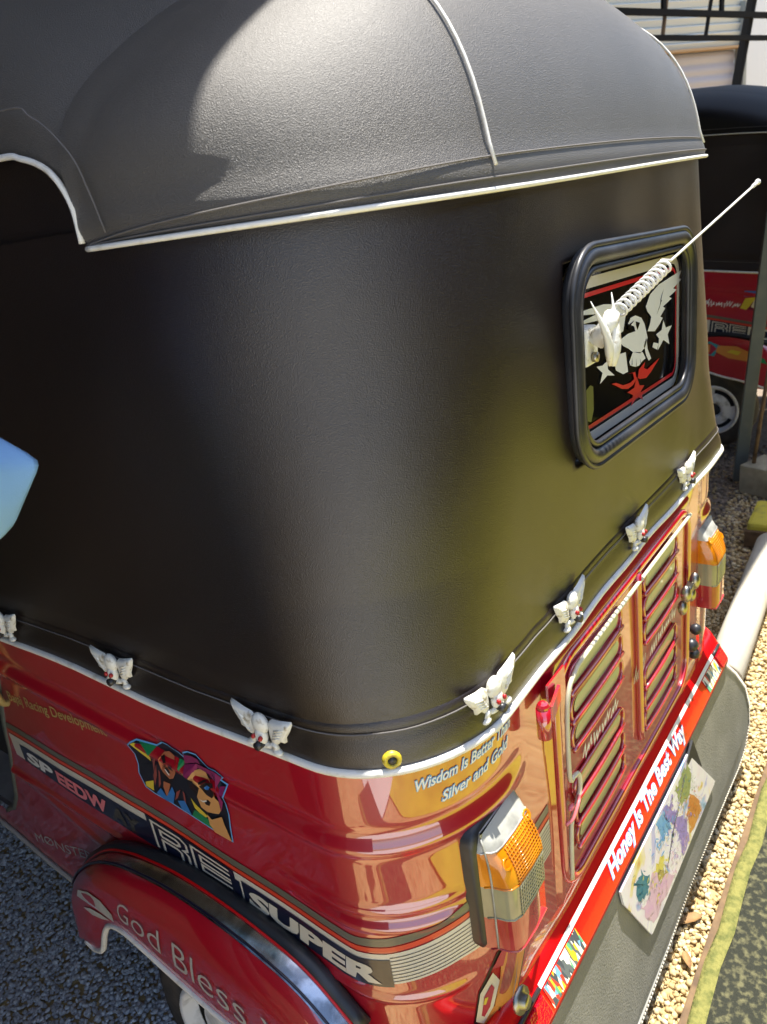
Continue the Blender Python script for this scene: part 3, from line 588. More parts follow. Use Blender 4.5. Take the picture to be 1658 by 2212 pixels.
POLY = {"S":{"back":[[[-0.5102,0.8099],[-0.5,0.8185],[-0.4874,0.8255],[-0.4435,0.8294],[-0.4268,0.8414],[-0.4145,0.8424],[-0.4068,0.8394],[-0.3929,0.8376],[-0.3851,0.8313],[-0.3813,0.842],[-0.3691,0.8488],[-0.3518,0.8508],[-0.3335,0.8365],[-0.3188,0.8367],[-0.3093,0.8293],[-0.3166,0.823],[-0.3029,0.8207],[-0.3096,0.8032],[-0.3153,0.7846],[-0.3154,0.7671],[-0.3207,0.7409],[-0.3241,0.7162],[-0.3564,0.7193],[-0.4036,0.7248],[-0.4476,0.7294],[-0.4817,0.7314],[-0.501,0.7362],[-0.5083,0.759],[-0.5028,0.7764],[-0.5039,0.7936]]],"yel":[[[-0.5012,0.8156],[-0.4848,0.824],[-0.4651,0.8021],[-0.468,0.7949]],[[-0.4986,0.7462],[-0.4765,0.7572],[-0.4832,0.7359],[-0.5004,0.7378]],[[-0.3939,0.7613],[-0.3864,0.7536],[-0.3648,0.7412],[-0.3741,0.7345],[-0.3911,0.7441]]],"grn":[[[-0.4842,0.8254],[-0.444,0.828],[-0.4599,0.8114],[-0.4641,0.8085]],[[-0.3956,0.8262],[-0.3854,0.8266],[-0.3857,0.8054],[-0.3917,0.8007],[-0.3977,0.8125]],[[-0.4036,0.7248],[-0.3921,0.7412],[-0.365,0.7362],[-0.3592,0.7191]]],"skin1":[[[-0.4373,0.8138],[-0.4266,0.8262],[-0.4161,0.8301],[-0.4055,0.8271],[-0.4025,0.8153],[-0.4102,0.798],[-0.4213,0.7839],[-0.4313,0.7775],[-0.4388,0.7818],[-0.4453,0.789],[-0.4429,0.8033]],[[-0.4487,0.7679],[-0.4327,0.7695],[-0.4488,0.7428],[-0.4531,0.7397],[-0.4532,0.7561]]],"hair1":[[[-0.4613,0.7999],[-0.4437,0.821],[-0.4521,0.8034],[-0.4678,0.7751]],[[-0.472,0.7684],[-0.4554,0.7948],[-0.4627,0.7722],[-0.4758,0.7467]],[[-0.4544,0.7854],[-0.4521,0.7814],[-0.4583,0.759],[-0.4674,0.7476]],[[-0.4248,0.758],[-0.4121,0.7682],[-0.4255,0.7477],[-0.4349,0.7387]],[[-0.4079,0.7676],[-0.4047,0.764],[-0.4098,0.7371],[-0.4116,0.7488]]],"dark1":[[[-0.4322,0.8194],[-0.4249,0.8227],[-0.4206,0.8143],[-0.4258,0.8123]],[[-0.4332,0.8046],[-0.4267,0.8059],[-0.4341,0.7982],[-0.4375,0.7993]],[[-0.4174,0.8107],[-0.411,0.812],[-0.4099,0.8029],[-0.4165,0.8051]],[[-0.4341,0.7982],[-0.4246,0.7996],[-0.4228,0.7882],[-0.4324,0.7868]],[[-0.4458,0.7875],[-0.4308,0.7789],[-0.4178,0.7854],[-0.4327,0.7695],[-0.447,0.7723]]],"blue":[[[-0.4773,0.7345],[-0.4618,0.75],[-0.4537,0.7382],[-0.4313,0.7652],[-0.4295,0.7535],[-0.4408,0.7311],[-0.4571,0.7291]],[[-0.4277,0.7418],[-0.4099,0.7495],[-0.4026,0.7278],[-0.4233,0.7286]],[[-0.3793,0.795],[-0.369,0.8005],[-0.3704,0.7964],[-0.3789,0.7923]],[[-0.3439,0.8049],[-0.3381,0.8102],[-0.3329,0.8095],[-0.3357,0.8048],[-0.344,0.8002]]],"mag":[[[-0.379,0.8406],[-0.3617,0.8459],[-0.3481,0.8454],[-0.3465,0.8382],[-0.3566,0.8365],[-0.3835,0.8239]],[[-0.384,0.8225],[-0.3575,0.8339],[-0.3339,0.8352],[-0.3192,0.8354],[-0.3108,0.8287],[-0.3218,0.8106],[-0.3178,0.7893],[-0.3273,0.7677],[-0.3271,0.7853],[-0.3246,0.8186],[-0.3374,0.8248],[-0.3575,0.8259],[-0.3784,0.806],[-0.3848,0.8082]],[[-0.3149,0.8158],[-0.3048,0.8188],[-0.3092,0.8045],[-0.3151,0.8066]]],"skin2":[[[-0.3751,0.8074],[-0.3648,0.8207],[-0.3532,0.8265],[-0.3412,0.8255],[-0.3341,0.8181],[-0.3328,0.7887],[-0.3271,0.7853],[-0.328,0.7697],[-0.3349,0.7607],[-0.3594,0.7533],[-0.371,0.7567],[-0.3739,0.7735],[-0.3612,0.7943]],[[-0.3624,0.7483],[-0.3546,0.7421],[-0.3303,0.758],[-0.3292,0.7442],[-0.3237,0.7177],[-0.3564,0.7193],[-0.3628,0.7298]]],"dark2":[[[-0.3841,0.7978],[-0.3664,0.8039],[-0.3624,0.7949],[-0.3677,0.7833],[-0.377,0.777],[-0.386,0.784]],[[-0.3521,0.805],[-0.3412,0.8129],[-0.3281,0.816],[-0.3307,0.7954],[-0.3391,0.786],[-0.3496,0.7874],[-0.3541,0.7949]],[[-0.3628,0.777],[-0.3542,0.7819],[-0.3449,0.7764],[-0.3504,0.7681],[-0.3576,0.7674]],[[-0.376,0.8046],[-0.365,0.8079],[-0.3643,0.8059],[-0.3788,0.8006]],[[-0.353,0.8104],[-0.3444,0.8157],[-0.3372,0.8168],[-0.3528,0.8071]]],"white":[[[-0.3703,0.7714],[-0.3616,0.7722],[-0.353,0.7771],[-0.3531,0.7747],[-0.3625,0.7694]],[[-0.434,0.7964],[-0.4308,0.7971],[-0.4255,0.7889],[-0.4284,0.7872]]]},"E":{"white":[[[0.2617,1.3074],[0.2066,1.3046],[0.1402,1.3015],[0.1005,1.2934],[0.081,1.279],[0.089,1.2705],[0.1054,1.2604],[0.0996,1.2506],[0.0883,1.2419],[0.1221,1.2352],[0.1457,1.2418],[0.1607,1.2484],[0.1487,1.2524],[0.1728,1.2612],[0.1607,1.2652],[0.207,1.2706],[0.1912,1.2751],[0.2326,1.2799],[0.2132,1.2848],[0.2621,1.2928],[0.2388,1.2962]],[[0.0059,1.2684],[0.0161,1.275],[0.0362,1.2747],[0.0619,1.2666],[0.075,1.2553],[0.0828,1.2429],[0.0881,1.2328],[0.0768,1.2206],[0.055,1.2162],[0.0239,1.2249],[0.0042,1.2344],[-0.015,1.242],[-0.0334,1.2526],[-0.0143,1.2538],[0.0052,1.2549],[0.0353,1.2524],[0.0305,1.2603]],[[0.0239,1.2249],[0.0082,1.2143],[0.013,1.2079],[0.0333,1.2013],[0.049,1.1994],[0.0653,1.203],[0.0791,1.2035],[0.0657,1.2157]],[[-0.0032,1.2819],[-0.012,1.2951],[-0.0394,1.3031],[-0.0829,1.3105],[-0.1589,1.3146],[-0.1556,1.3096],[-0.1087,1.3026],[-0.1601,1.3023],[-0.1567,1.2987],[-0.1012,1.2935],[-0.0945,1.2718],[-0.0421,1.2611],[-0.0139,1.2621]],[[0.0826,1.2339],[0.0877,1.2164],[0.1043,1.1978],[0.0929,1.1966],[0.0819,1.2066],[0.0714,1.2236]],[[0.1161,1.2196],[0.1395,1.2128],[0.1335,1.2046],[0.1103,1.2134]],[[-0.0345,1.2344],[-0.0058,1.2314],[0.0026,1.2015],[-0.0172,1.2027],[-0.0451,1.2147],[-0.0492,1.2241]],[[0.1637,1.244],[0.176,1.2303],[0.2076,1.228],[0.1854,1.2178],[0.195,1.2001],[0.1637,1.2135],[0.1365,1.203],[0.1425,1.2198],[0.1279,1.2293],[0.1546,1.2306]],[[-0.1144,1.2362],[-0.0934,1.2328],[-0.0756,1.2353],[-0.0743,1.2234],[-0.0502,1.2091],[-0.0771,1.2157],[-0.1038,1.2107],[-0.0941,1.2232]]],"red":[[[0.039,1.1854],[0.0507,1.1695],[0.0724,1.164],[0.0557,1.1589],[0.0663,1.1428],[0.0394,1.1557],[0.0127,1.1472],[0.0212,1.1624],[-0.0014,1.1721],[0.0268,1.172]],[[-0.0623,1.2002],[-0.0462,1.1978],[-0.018,1.1871],[0.0118,1.1831],[0.0274,1.1846],[0.0226,1.1948],[0.0024,1.198],[0.033,1.1941],[0.0378,1.182],[0.0218,1.1769],[0.0013,1.1768],[-0.0232,1.1831]],[[0.0431,1.1825],[0.0488,1.194],[0.0762,1.1986],[0.0704,1.1907],[0.087,1.1849],[0.1157,1.1876],[0.1453,1.1895],[0.1214,1.1824],[0.1039,1.177],[0.0811,1.1731],[0.0537,1.1781]]],"dark":[[[0.0302,1.2534],[0.0056,1.2617],[0.0108,1.2675],[0.0309,1.2688],[0.0156,1.2649],[0.0179,1.2601]],[[0.0359,1.2662],[0.0538,1.261],[0.0431,1.2526],[0.0382,1.2588]],[[0.1488,1.2746],[0.1637,1.2924],[0.1488,1.2783],[0.1547,1.2764],[0.1282,1.258],[0.1429,1.2665]],[[0.0119,1.2397],[0.0039,1.2293],[0.0093,1.236]],[[0.0211,1.2184],[0.017,1.2078],[0.0191,1.2073]],[[0.0364,1.2132],[0.0349,1.2018],[0.0369,1.2014]],[[0.0521,1.2105],[0.0555,1.2001],[0.0576,1.2001]]],"yel":[[[-0.1616,1.2112],[-0.1368,1.2175],[-0.1269,1.2134],[-0.1275,1.1823],[-0.1372,1.1685],[-0.1649,1.1783],[-0.1673,1.1936]]]}}
CC = {'back':('navy_vinyl2',(.008,.010,.022)),'yel':('yellow_ink',(.62,.48,.04)),'grn':('green_ink',(.01,.20,.07)),'skin1':('brown_ink',(.40,.13,.06)),'hair1':('auburn_ink',(.26,.06,.05)),'dark1':('black_ink',(.012,.006,.008)),'blue':('blue_ink',(.03,.16,.45)),'mag':('plum_ink',(.22,.015,.09)),'skin2':('tan_ink',(.58,.29,.10)),'dark2':('black_ink',(.012,.006,.008)),'white':('white_ink',(.7,.7,.68))}
def sticker(name, layers, fn, parent, off0=.0010):
    b = B(); ms = []
    for i, (k, pls) in enumerate(layers):
        ms.append(facecol(*CC[k]))
        for pl in pls: b.add([fn(p[0], p[1], off0+.00028*i) for p in pl], [tuple(range(len(pl)))], i)
    return mesh(name, b.V, b.F, None, parent, False, ms, b.I)
sticker('couple_sticker', [(k, POLY['S'][k]) for k in ('back','yel','grn','hair1','blue','skin1','dark1','mag','skin2','dark2','white')], S, BODY)
V, F = ribbon(POLY['S']['back'][0], .0022, True); mesh('sticker_border', [S(v[0], v[1], .0016) for v in V], F, M['blue_edge'], bpy.data.objects['couple_sticker'], False)
# arm-and-card sticker below the near lamp
CC.update({'orange':('orange_ink',(.60,.24,.05)),'pale':('pale_ink',(.66,.60,.44)),'crim':('crimson_ink',(.40,.02,.05)),'ink':('black_ink',(.012,.006,.008)),'blu2':('blue_ink',(.03,.16,.45)),'teal':('teal_ink',(.03,.30,.34)),'maroon':('maroon_ink',(.16,.01,.03))})
sticker('arm_sticker', [('ink',[[(.006,.43),(.004,.478),(.016,.53),(.05,.575),(.108,.575),(.109,.53),(.066,.43)]]),('orange',[[(.010,.432),(.008,.470),(.022,.482),(.038,.487),(.052,.53),(.058,.572),(.106,.572),(.107,.532),(.063,.434)]]),
  ('pale',[[(.007,.482),(.018,.527),(.040,.548),(.050,.525),(.036,.488),(.018,.470)]]),('crim',[[(.016,.487),(.023,.517),(.036,.530),(.040,.520),(.030,.492),(.020,.482)],[(.040,.555),(.056,.572),(.070,.572),(.058,.545)]]),('yel',[[(.020,.505),(.024,.515),(.029,.512),(.024,.502)]]),('ink',[[(.085,.574),(.086,.545),(.088,.545),(.088,.574)],[(.020,.452),(.026,.468),(.028,.466),(.023,.450)],[(.033,.466),(.046,.478),(.047,.475),(.035,.463)]]),('blu2',[[(.060,.452),(.080,.500),(.086,.535),(.080,.505)]])], S, BODY)
# --- engine door with beading, louvres, ridge, hinges, latch
def dz(x, z): return -.006+.0012*math.sin(11*x+7*z)
rows = []
for z in np.linspace(.488, .905, 50):
    rows.append([(x, dz(x, z)+(.006 if min(x+.336, .302-x, z-.486, .907-z) < .006 else 0), z) for x in [-.336]+list(np.linspace(-.333, .299, 66))+[.302]])
DOOR = part('engine_door', gridf(rows), M['red'])
dfr = [(x, -.0075, z) for x, z in rrect(-.312, .508, .283, .886, .055, 7)]
part('frame_rib', tube(dfr, .0085, 8, closed=True, flat=.6), M['red'], DOOR)
bead = [(.272,.872),(.02,.871),(-.22,.868),(-.262,.862),(-.285,.845),(-.295,.80),(-.296,.712),(-.282,.703),(-.268,.697),(-.264,.672),(-.275,.655),(-.296,.637),(-.302,.60),(-.306,.535)]
part('beading', tube(cat([(x, -.014, z) for x, z in bead], 5), .0034, 6), M['cream_bead'], DOOR)
part('centre_rib', tube([(.000+.006*math.sin(z*5), -.010, z) for z in np.linspace(.56, .885, 16)], .007, 7), M['red'], DOOR)
LV = [(x0, x1, z) for x0, x1 in ((-.258, -.088), (.040, .194)) for z in (.847, .800, .754, .664, .620, .578)]
def louver(x0, x1, z):
    h = .0135
    rim_ = [(x, -.0085, q) for x, q in rrect(x0-.012, z-h-.006, x1+.012, z+h+.005, .016, 5)]
    l = part('louver', tube(rim_, .0028, 7, closed=True), M['red'], DOOR)
    pts = rrect(x0, z-h, x1, z+h, h*.96, 5)
    part('slot_plate', ([(x, -.0082-.0012*(q-z)/h, q) for x, q in pts], [tuple(range(len(pts)))[::-1]]), M['slot'], l, False)
    part('lower_lip', tube([(x0-.012+ (x1-x0+.024)*t, -.0100-.002*math.sin(math.pi*t), z-h-.005) for t in np.linspace(0, 1, 9)], .0038, 8), M['red'], l)
for q in LV: louver(*q)
def rear(x, z, off): return (x, -.0068-off+.0012*math.sin(11*x+7*z), z)
def scribble(x0, x1, z0, h, seed, parent, fn, m, n=26, w=.0036, breaks=(6, 12, 19)):
    r_ = random.Random(seed); b = B(); pth = []
    for i in range(n):
        t = i/(n-1); pth.append((x0+(x1-x0)*t+.25*h*(i % 2), z0+(h*(r_.choice((.55,.6,1.0)) if i % 2 else r_.choice((0,.1,-.25))))))
        if i in breaks or i == n-1:
            V, F = ribbon([(p[0]*1, p[1]*1) for p in pth], w); b.add([fn(v[0], v[1], .0030) for v in V], F); pth = []
    return b.done('script_lettering', m, parent, False)
scribble(-.238, -.105, .699, .016, 3, DOOR, rear, M['letter'])
scribble(.052, .200, .702, .016, 5, DOOR, rear, M['letter'])
scribble(-.03, .022, .690, .028, 9, DOOR, rear, M['silverv'], 12, .004, (5,))
# near hinge
hg = part('hinge', tube([(-.372, -.020, .838), (-.372, -.020, .880)], .0092, 12), M['red'], DOOR)
b = B(); b.add(*ball((-.372, -.020, .882), .0082)); b.add(*box((-.346, -.024, .872), (.046, .004, .022), Matrix.Rotation(.22, 3, 'Z'))); b.add(*box((-.322, -.014, .872), (.050, .003, .045)))
b.done('hinge_leaf', M['red'], hg, False)
b = B(); b.add(*ball((-.292, -.012, .655), (.008, .004, .004))); b.add(*tube(cat([(-.312,-.012,.640),(-.300,-.018,.645),(-.285,-.02,.662),(-.270,-.014,.660)], 4), .0026, 7)); b.done('catch', M['pinkish'], DOOR)
# far latch hardware
b = B()
for x in (.206, .262): b.add(*ball((x, -.026, .742), (.011, .010, .017))); b.add(*ball((x, -.02, .712), (.010, .009, .015)))
b.add(*box((.234, -.022, .735), (.05, .012, .014))); b.done('latch', M['steelrod'], DOOR)
b = B()
for x, z, r_ in ((.300,.575,.014),(.330,.595,.012),(.318,.545,.012)): b.add(*ball((x, -.012, z), r_))
b.done('latch_bolt', M['rubber'], DOOR)
# --- rear window
WN = part('rear_window', tube([(x, -.010, z-.022*(x-.02)/.5) for x, z in rrect(-.214, 1.122, .257, 1.371, .060, 9)], .0120, 12, closed=True), M['rubber'])
part('gasket_lip', tube([(x, -.016, z-.022*(x-.02)/.5) for x, z in rrect(-.226, 1.110, .269, 1.383, .070, 9)], .0040, 8, closed=True), M['rubber'], WN)
part('gasket_lip', tube([(x, -.013, z-.022*(x-.02)/.5) for x, z in rrect(-.198, 1.138, .241, 1.355, .048, 9)], .0045, 8, closed=True), M['rubber'], WN)
pp = [(x, .004, z-.022*(x-.02)/.5) for x, z in rrect(-.215, 1.122, .257, 1.372, .055, 8)]
PANE = part('pane', (pp, [tuple(range(len(pp)))]), M['glass'], WN, False)
PANE.data.flip_normals()
wfn = lambda x, z, off: (x, .0035-off, z-.0*x)
def pane_ribbon(name, path, w, m, off, closed=True):
    V, F = ribbon(path, w, closed); o = mesh(name, [wfn(v[0], v[1], off) for v in V], F, m, PANE, False); return o
tilt = lambda L: [(x, z-.022*(x-.02)/.5) for x, z in L]
pane_ribbon('white_border', tilt(rrect(-.194, 1.142, .2420, 1.338, .030, 7)), .0135, M['cream'], .0006)
pane_ribbon('red_border', tilt(rrect(-.180, 1.156, .229, 1.324, .022, 7)), .0055, M['redv'], .0010)
EC = {'white':M['letter'],'red':M['redv'],'dark':M['glass'],'yel':facecol('olive_ink',(.10,.11,.03))}
for k, nm, of in (('white','eagle_decal',.0014),('red','red_star_decal',.0014),('dark','eagle_feather_gap',.0019),('yel','foil_sticker',.0012)):
    b = B()
    for pl in POLY['E'][k]: b.add([wfn(p[0], p[1], of) for p in pl], [tuple(range(len(pl)))])
    b.done(nm, EC[k], PANE, False)
# --- spring aerial with winged bracket
AE = part('aerial', box((-.175, -.008, 1.276), (.038, .020, .046)), M['cast'], smooth=False); bevel(AE, .004)
for z in (1.289, 1.263): part('bolt', cyl((-.177, -.022, z), (0, 1, 0), .0062, .006, 10), M['steelrod'], AE)
b = B()
b.add(*tube([(-.179,-.023,1.280),(-.175,-.040,1.304),(-.167,-.040,1.312)], [.011,.010,.009], 10))
for tip, base in (((-.226,-.038,1.336), (-.183,-.042,1.256)), ((-.162,-.038,1.336), (-.177,-.044,1.252))):
    b.add(*tube(cat([base, (base[0]*.6+tip[0]*.4, -.046, base[2]*.55+tip[2]*.45), tip], 6), [.005,.008,.010,.011,.011,.010,.009,.008,.0065,.005,.0035,.002,.0008], 8, flat=.5))
b.done('winged_mount', M['cast'], AE)
s0, s1, tipA = np.array([-.128,-.033,1.308]), np.array([.020,-.046,1.343]), np.array([.394,-.080,1.423])
ax = Vector(s1-s0).normalized(); uu = ax.orthogonal().normalized(); ww = ax.cross(uu); nT = 11; coil = [Vector((-.167,-.040,1.312))]
for i in range(nT*14+1):
    t = i/(nT*14); th = 2*math.pi*nT*t; coil.append(Vector(s0+(s1-s0)*t)+uu*.0088*math.cos(th)+ww*.0088*math.sin(th))
part('spring', tube(coil, .0018, 6), M['letter'], AE)
part('whip', tube([coil[-1], s1+(tipA-s1)*.04, s1+(tipA-s1)*.5, s1+(tipA-s1)*.93], .0019, 6), M['letter'], AE)
b = B(); d_ = (tipA-s1)/np.linalg.norm(tipA-s1); b.add(*tube([s1+(tipA-s1)*.92, s1+(tipA-s1)*.965], .0032, 8)); b.add(*ball(s1+(tipA-s1)*.985, .0048)); b.done('whip_tip', M['letter'], AE)
# --- winged emblems along the hem
def pillow(pl, h, y0=0):
    """outline pl (x,z) domed by h towards -y"""
    P = np.array(pl, float); c = P.mean(0); V = []; n = len(P)
    for k, s_ in ((1, 0), (.94, .55), (.72, .9), (.38, 1)): V += [(c[0]+(p[0]-c[0])*k, y0-h*s_, c[1]+(p[1]-c[1])*k) for p in P]
    V.append((c[0], y0-h*1.02, c[1])); F = []
    for r_ in range(3):
        for i in range(n): F.append((r_*n+i, r_*n+(i+1) % n, (r_+1)*n+(i+1) % n, (r_+1)*n+i))
    for i in range(n): F.append((3*n+i, 3*n+(i+1) % n, 4*n))
    return V, F
def emblem_mesh():
    b = B(); wing = [(.10,.30),(.11,.58),(.17,.66),(.30,.69),(.50,.78),(.505,.72),(.44,.52),(.37,.36),(.36,.24),(.27,.22),(.22,.12),(.12,.10)]
    for sg in (1, -1):
        pl = [(x*sg, z) for x, z in (wing if sg > 0 else wing[::-1])]; b.add(*pillow(pl, .10))
        for k in range(4): b.add(*tube([(sg*(.40-.03*k), -.085, .60-.08*k), (sg*(.25-.02*k), -.105, .50-.075*k)], .022, 5))
        b.add(*tube([(sg*.14,-.05,.14), (sg*.20,-.06,.02)], [.06,.05], 7)); b.add(*ball((sg*.215,-.07,-.03), (.075,.075,.065)))
    b.add(*ball((0,-.07,.52), (.13,.11,.23))); b.add(*ball((0,-.10,.26), (.10,.10,.20))); b.add(*ball((0,-.07,.05), (.15,.07,.08)))
    s = .094; return [(x*s, y*s*.68, z*s*.62) for x, y, z in b.V], b.F
EV, EF = emblem_mesh()
em0 = mesh('winged_emblem', EV, EF, M['cast'], tuk)
for sg in (-1, 1): part('eye', ball((sg*.0055, -.0130, .0168), (.0026, .003, .0032), 8, 6), M['eye'], em0)
part('screw', cyl((0, -.0122, .0058), (0, 1, 0), .0052, .009, 12), M['screw'], em0)
def hood_at(a, z, off):   # hood hem follows the same plan as the body belt
    p = S(a, .90, off+.0045); return Vector((p[0], p[1], z))
spots = [(-.765, .931), (-.478, .928), (-.198, .928), (.084, .932), (.290, .932), (.550, .931), (.815, .931)]
for i, (a, z) in enumerate(spots):
    p = hood_at(a, z, 0); q = hood_at(a+.01, z, 0); t = (q-p).normalized(); nrm = Vector((t.y, -t.x, 0))
    mw = Matrix(((t.x, -nrm.x, 0, p.x), (t.y, -nrm.y, 0, p.y), (0, 0, 1, p.z), (0, 0, 0, 1)))
    if i == 0: o = em0
    else:
        o = em0.copy(); COL.objects.link(o); o.parent = tuk
        for ch in em0.children: c_ = ch.copy(); COL.objects.link(c_); c_.parent = o
    o.matrix_local = mw @ Matrix.Rotation(rad(RNG.uniform(-3, 3)), 4, 'Y')
# grommet
p = hood_at(-.047, .9285, -.001); q = hood_at(-.040, .9285, -.001); t = (q-p).normalized(); nr = Vector((t.y, -t.x, 0))
gr = part('grommet', lathe([(.0052,.003),(.0062,.0050),(.0095,.0045),(.0108,.001),(.0108,-.002)], p, nr, 20), M['yellow'])
part('screw', lathe([(0,.0052),(.0042,.0048),(.0058,.002)], p, nr, 12), M['screw'], gr)
# --- tail lamps
def lamp(sg):
    sh = 0 if sg < 0 else -.035
    X_ = lambda x: sg*(x+sh)
    fl = (lambda V, F: (V, F)) if sg < 0 else (lambda V, F: (V, [f[::-1] for f in F]))
    def ol(e): return rrect(.416-e, .607-e, .519+e, .795+e, .022, 4)
    rings = [[(X_(x), .045, z) for x, z in ol(.001)], [(X_(x), .010, z) for x, z in ol(.002)], [(X_(x), .004, z) for x, z in ol(-.002)], [(X_(x), .004, z) for x, z in ol(-.02)]]
    n = len(rings[0]); V = [p for r_ in rings for p in r_]; F = [(r_*n+i, (r_+1)*n+i, (r_+1)*n+(i+1) % n, r_*n+(i+1) % n) for r_ in range(3) for i in range(n)]
    g = part('tail_lamp', fl(V, [f[::-1] for f in F]), M['rubber'])
    def dep(z): return .034 if z < .715 else .034-.036*((z-.715)/.074)**1.9
    def sect(z):
        D = dep(z); k = max(.05, (D+.004)/.038); xo = .517-.010*max(0, (z-.765)/.025)
        return [(X_(x), y, z) for x, y in ((.421,.004),(.4225,.004-.030*k),(.428,-D),(.460,-D-.0012),(.490,-D),(.500,-D+.004*k),(.505,-D+.012*k),(.508,.002-.010*k),(xo-.004,.000),(xo-.003,.006))]
    bands = [('red_lens','redlens',.614,.666),('clear_lens','clear',.666,.715),('amber_lens','amber',.715,.766),('top_lens','greylens',.766,.789)]
    for nm, mm, z0, z1 in bands:
        V, F = fl(*gridf([sect(z) for z in np.linspace(z0, z1, 9)])); b = B(); b.add(V, F)
        for zz_, on in ((z0, nm == 'red_lens'), (z1, nm == 'top_lens')):
            if on: s_ = sect(zz_); b.add(s_, [tuple(range(len(s_)))])
        if nm in ('amber_lens', 'clear_lens'):      # prism ribs moulded on the front face
            for k in range(13):
                f_ = .03+.94*k/12
                b.add(*tube([Vector(sect(z)[2]).lerp(Vector(sect(z)[4]), f_)+Vector((0, -.0012, 0)) for z in np.linspace(z0+.002, z1-.002, 8)], .0011, 4))
            for z in np.linspace(z0+.004, z1-.003, 11 if nm == 'amber_lens' else 8):
                s_ = sect(z); b.add(*tube([Vector(s_[2])+Vector((0,-.001,0)), Vector(s_[3])+Vector((0,-.001,0)), Vector(s_[4])+Vector((0,-.001,0))], .0008, 4))
        mesh(nm, b.V, b.F, M[mm], g, True)
        part('seam_rib', tube([Vector(q)+Vector((0, -.0004, 0)) for q in sect(z0)[1:9]], .0012, 5), M[mm], g)
    part('edge_rib', tube([Vector(sect(z)[7])+Vector((sg*.0006, -.0008, 0)) for z in np.linspace(.616, .785, 20)], .0013, 5), M['greylens'], g)
    for u_, z_ in ((5, .748), (2, .764)):
        q = Vector(sect(z_)[u_]); part('lens_screw', lathe([(0,-.003),(.0036,-.003),(.0065,.0022),(.0078,.0005)], q+Vector((sg*(-.004 if u_ == 5 else .004), -.001, 0)), (0, -1, .5), 14), M['amber'], g)
    return g
lamp(-1); lamp(1)
# --- bumper, reflectors, patches, lettering
PR = [(.032,.436),(.024,.444),(.014,.440),(.000,.420),(-.021,.388),(-.023,.382),(-.016,.376),(.020,.376),(.032,.380)]
b = B(); xs = list(np.linspace(-.60, .535, 30)); rows = []
for (y, z) in PR+[PR[0]]:
    row = [(x, y, z) for x in xs]
    for t in np.linspace(.1, 1, 9): row.append((.535+.040*math.sin(t*1.5), y+.075*(1-math.cos(t*1.5))*(1 if True else 0), z+.010*t))
    rows.append(row)
V, F = gridf(rows); b.add(V, F); nC = len(rows[0]); b.add([r_[-1] for r_ in rows], [tuple(range(len(rows)))]); b.add([r_[0] for r_ in rows], [tuple(range(len(rows)))[::-1]])
BUMP = b.done('bumper', M['red_bright'], tuk)
bn = Vector((0, -.032, .021)).normalized(); BUMP.location = (-.021, -.012, .030)
def BF(x, t, off):   # bumper face: t 0 = lower edge, 1 = upper edge
    y = -.021+.021*t*1.0/.62*.62; y = -.021+.035*t; z = .388+.052*t+.0008*math.sin(math.pi*t)
    return (x, y+bn.y*off, z+bn.z*off)
def bquad(name, x0, x1, t0, t1, m, off, parent, n=10, shear=0):
    return mesh(name, *grid([[BF(x0+(x1-x0)*k/n+shear*(t-t0), t, off) for k in range(n+1)] for t in np.linspace(t0, t1, 4)]), m, parent, False)
bquad('white_stripe', -.405, .487, .545, .68, M['letter'], .0016, BUMP)
lettering('lettering', 'Honey Is The Best Way', -.168, .16, .236, .16, .36, M['letter'], BUMP, .0014, BF, shear=.4, bold=.02, edge=(M['blue_edge'], .03))
bquad('mosaic_patch', -.402, -.292, .02, .50, M['mosaic'], .0012, BUMP)
bquad('mosaic_patch', .392, .487, .02, .50, M['mosaic'], .0012, BUMP)
for x0, x1 in ((-.545, -.410), (.492, .533)):
    rf = mesh('reflector', *box((0,0,0), (x1-x0, .030, .005)), M['reflector'], BUMP, False); bevel(rf, .0018)
    c_ = BF((x0+x1)/2, .27, .003); d1 = Vector((0, .035, .052)).normalized(); rf.matrix_local = Matrix(((1,0,0,c_[0]),(0,d1.y,bn.y,c_[1]),(0,d1.z,bn.z,c_[2]),(0,0,0,1)))
    part('reflector_rim', tube([BF(x0-.003, .60, .002), BF(x1+.003, .60, .002)], .0035, 6), M['rubber'], BUMP)
part('bumper_bolt', lathe([(0,.012),(.009,.012),(.011,.004),(.018,.004),(.018,0)], (-.463, -.004, .470), (0,-1,.2), 12), M['steelrod'], BUMP)
# --- mud flap and decorated number plate
def flap_y(z): return -.028-(.385-z)*.085
fo = []
for x, z in ([(-.62,.416)]+[(x, .416) for x in np.linspace(-.5, .5, 12)]+[(.515,.408),(.60,.330),(.675,.245),(.700,.180),(.690,.125),(.640,.085)]+[(x, .073) for x in np.linspace(.58, -.5, 12)]+[(-.62,.075)]): fo.append((x, z))
fv = [(x, flap_y(z)-.002+.004*math.sin(x*5)*(.39-z)*3, z) for x, z in fo]; n = len(fv)
FL = part('mud_flap', (fv+[(x, y+.007, z) for x, y, z in fv], [tuple(range(n)), tuple(range(2*n-1, n-1, -1))]+[(i, n+i, n+(i+1) % n, (i+1) % n) for i in range(n)]), M['flap'], smooth=False)
edge = [fv[i] for i in range(13, n)]; V = []
e2 = [Vector(p) for p in edge]; dd = []; 
for i in range(len(e2)-1):
    L_ = (e2[i+1]-e2[i]).length; k = max(1, int(L_/.0042))
    for j in range(k): dd.append(e2[i].lerp(e2[i+1], j/k))
b = B(); cc_ = Vector((0, -.06, .24))
for i in range(0, len(dd)-1, 2):
    inn = (Vector((0.15, -.05, .22))-dd[i]); inn.y = 0; inn.normalize(); b.add(*tube([dd[i]+Vector((0,-.0022,0))+inn*.001, dd[i+1]+Vector((0,-.0022,0))+inn*.0105], .0013, 4))
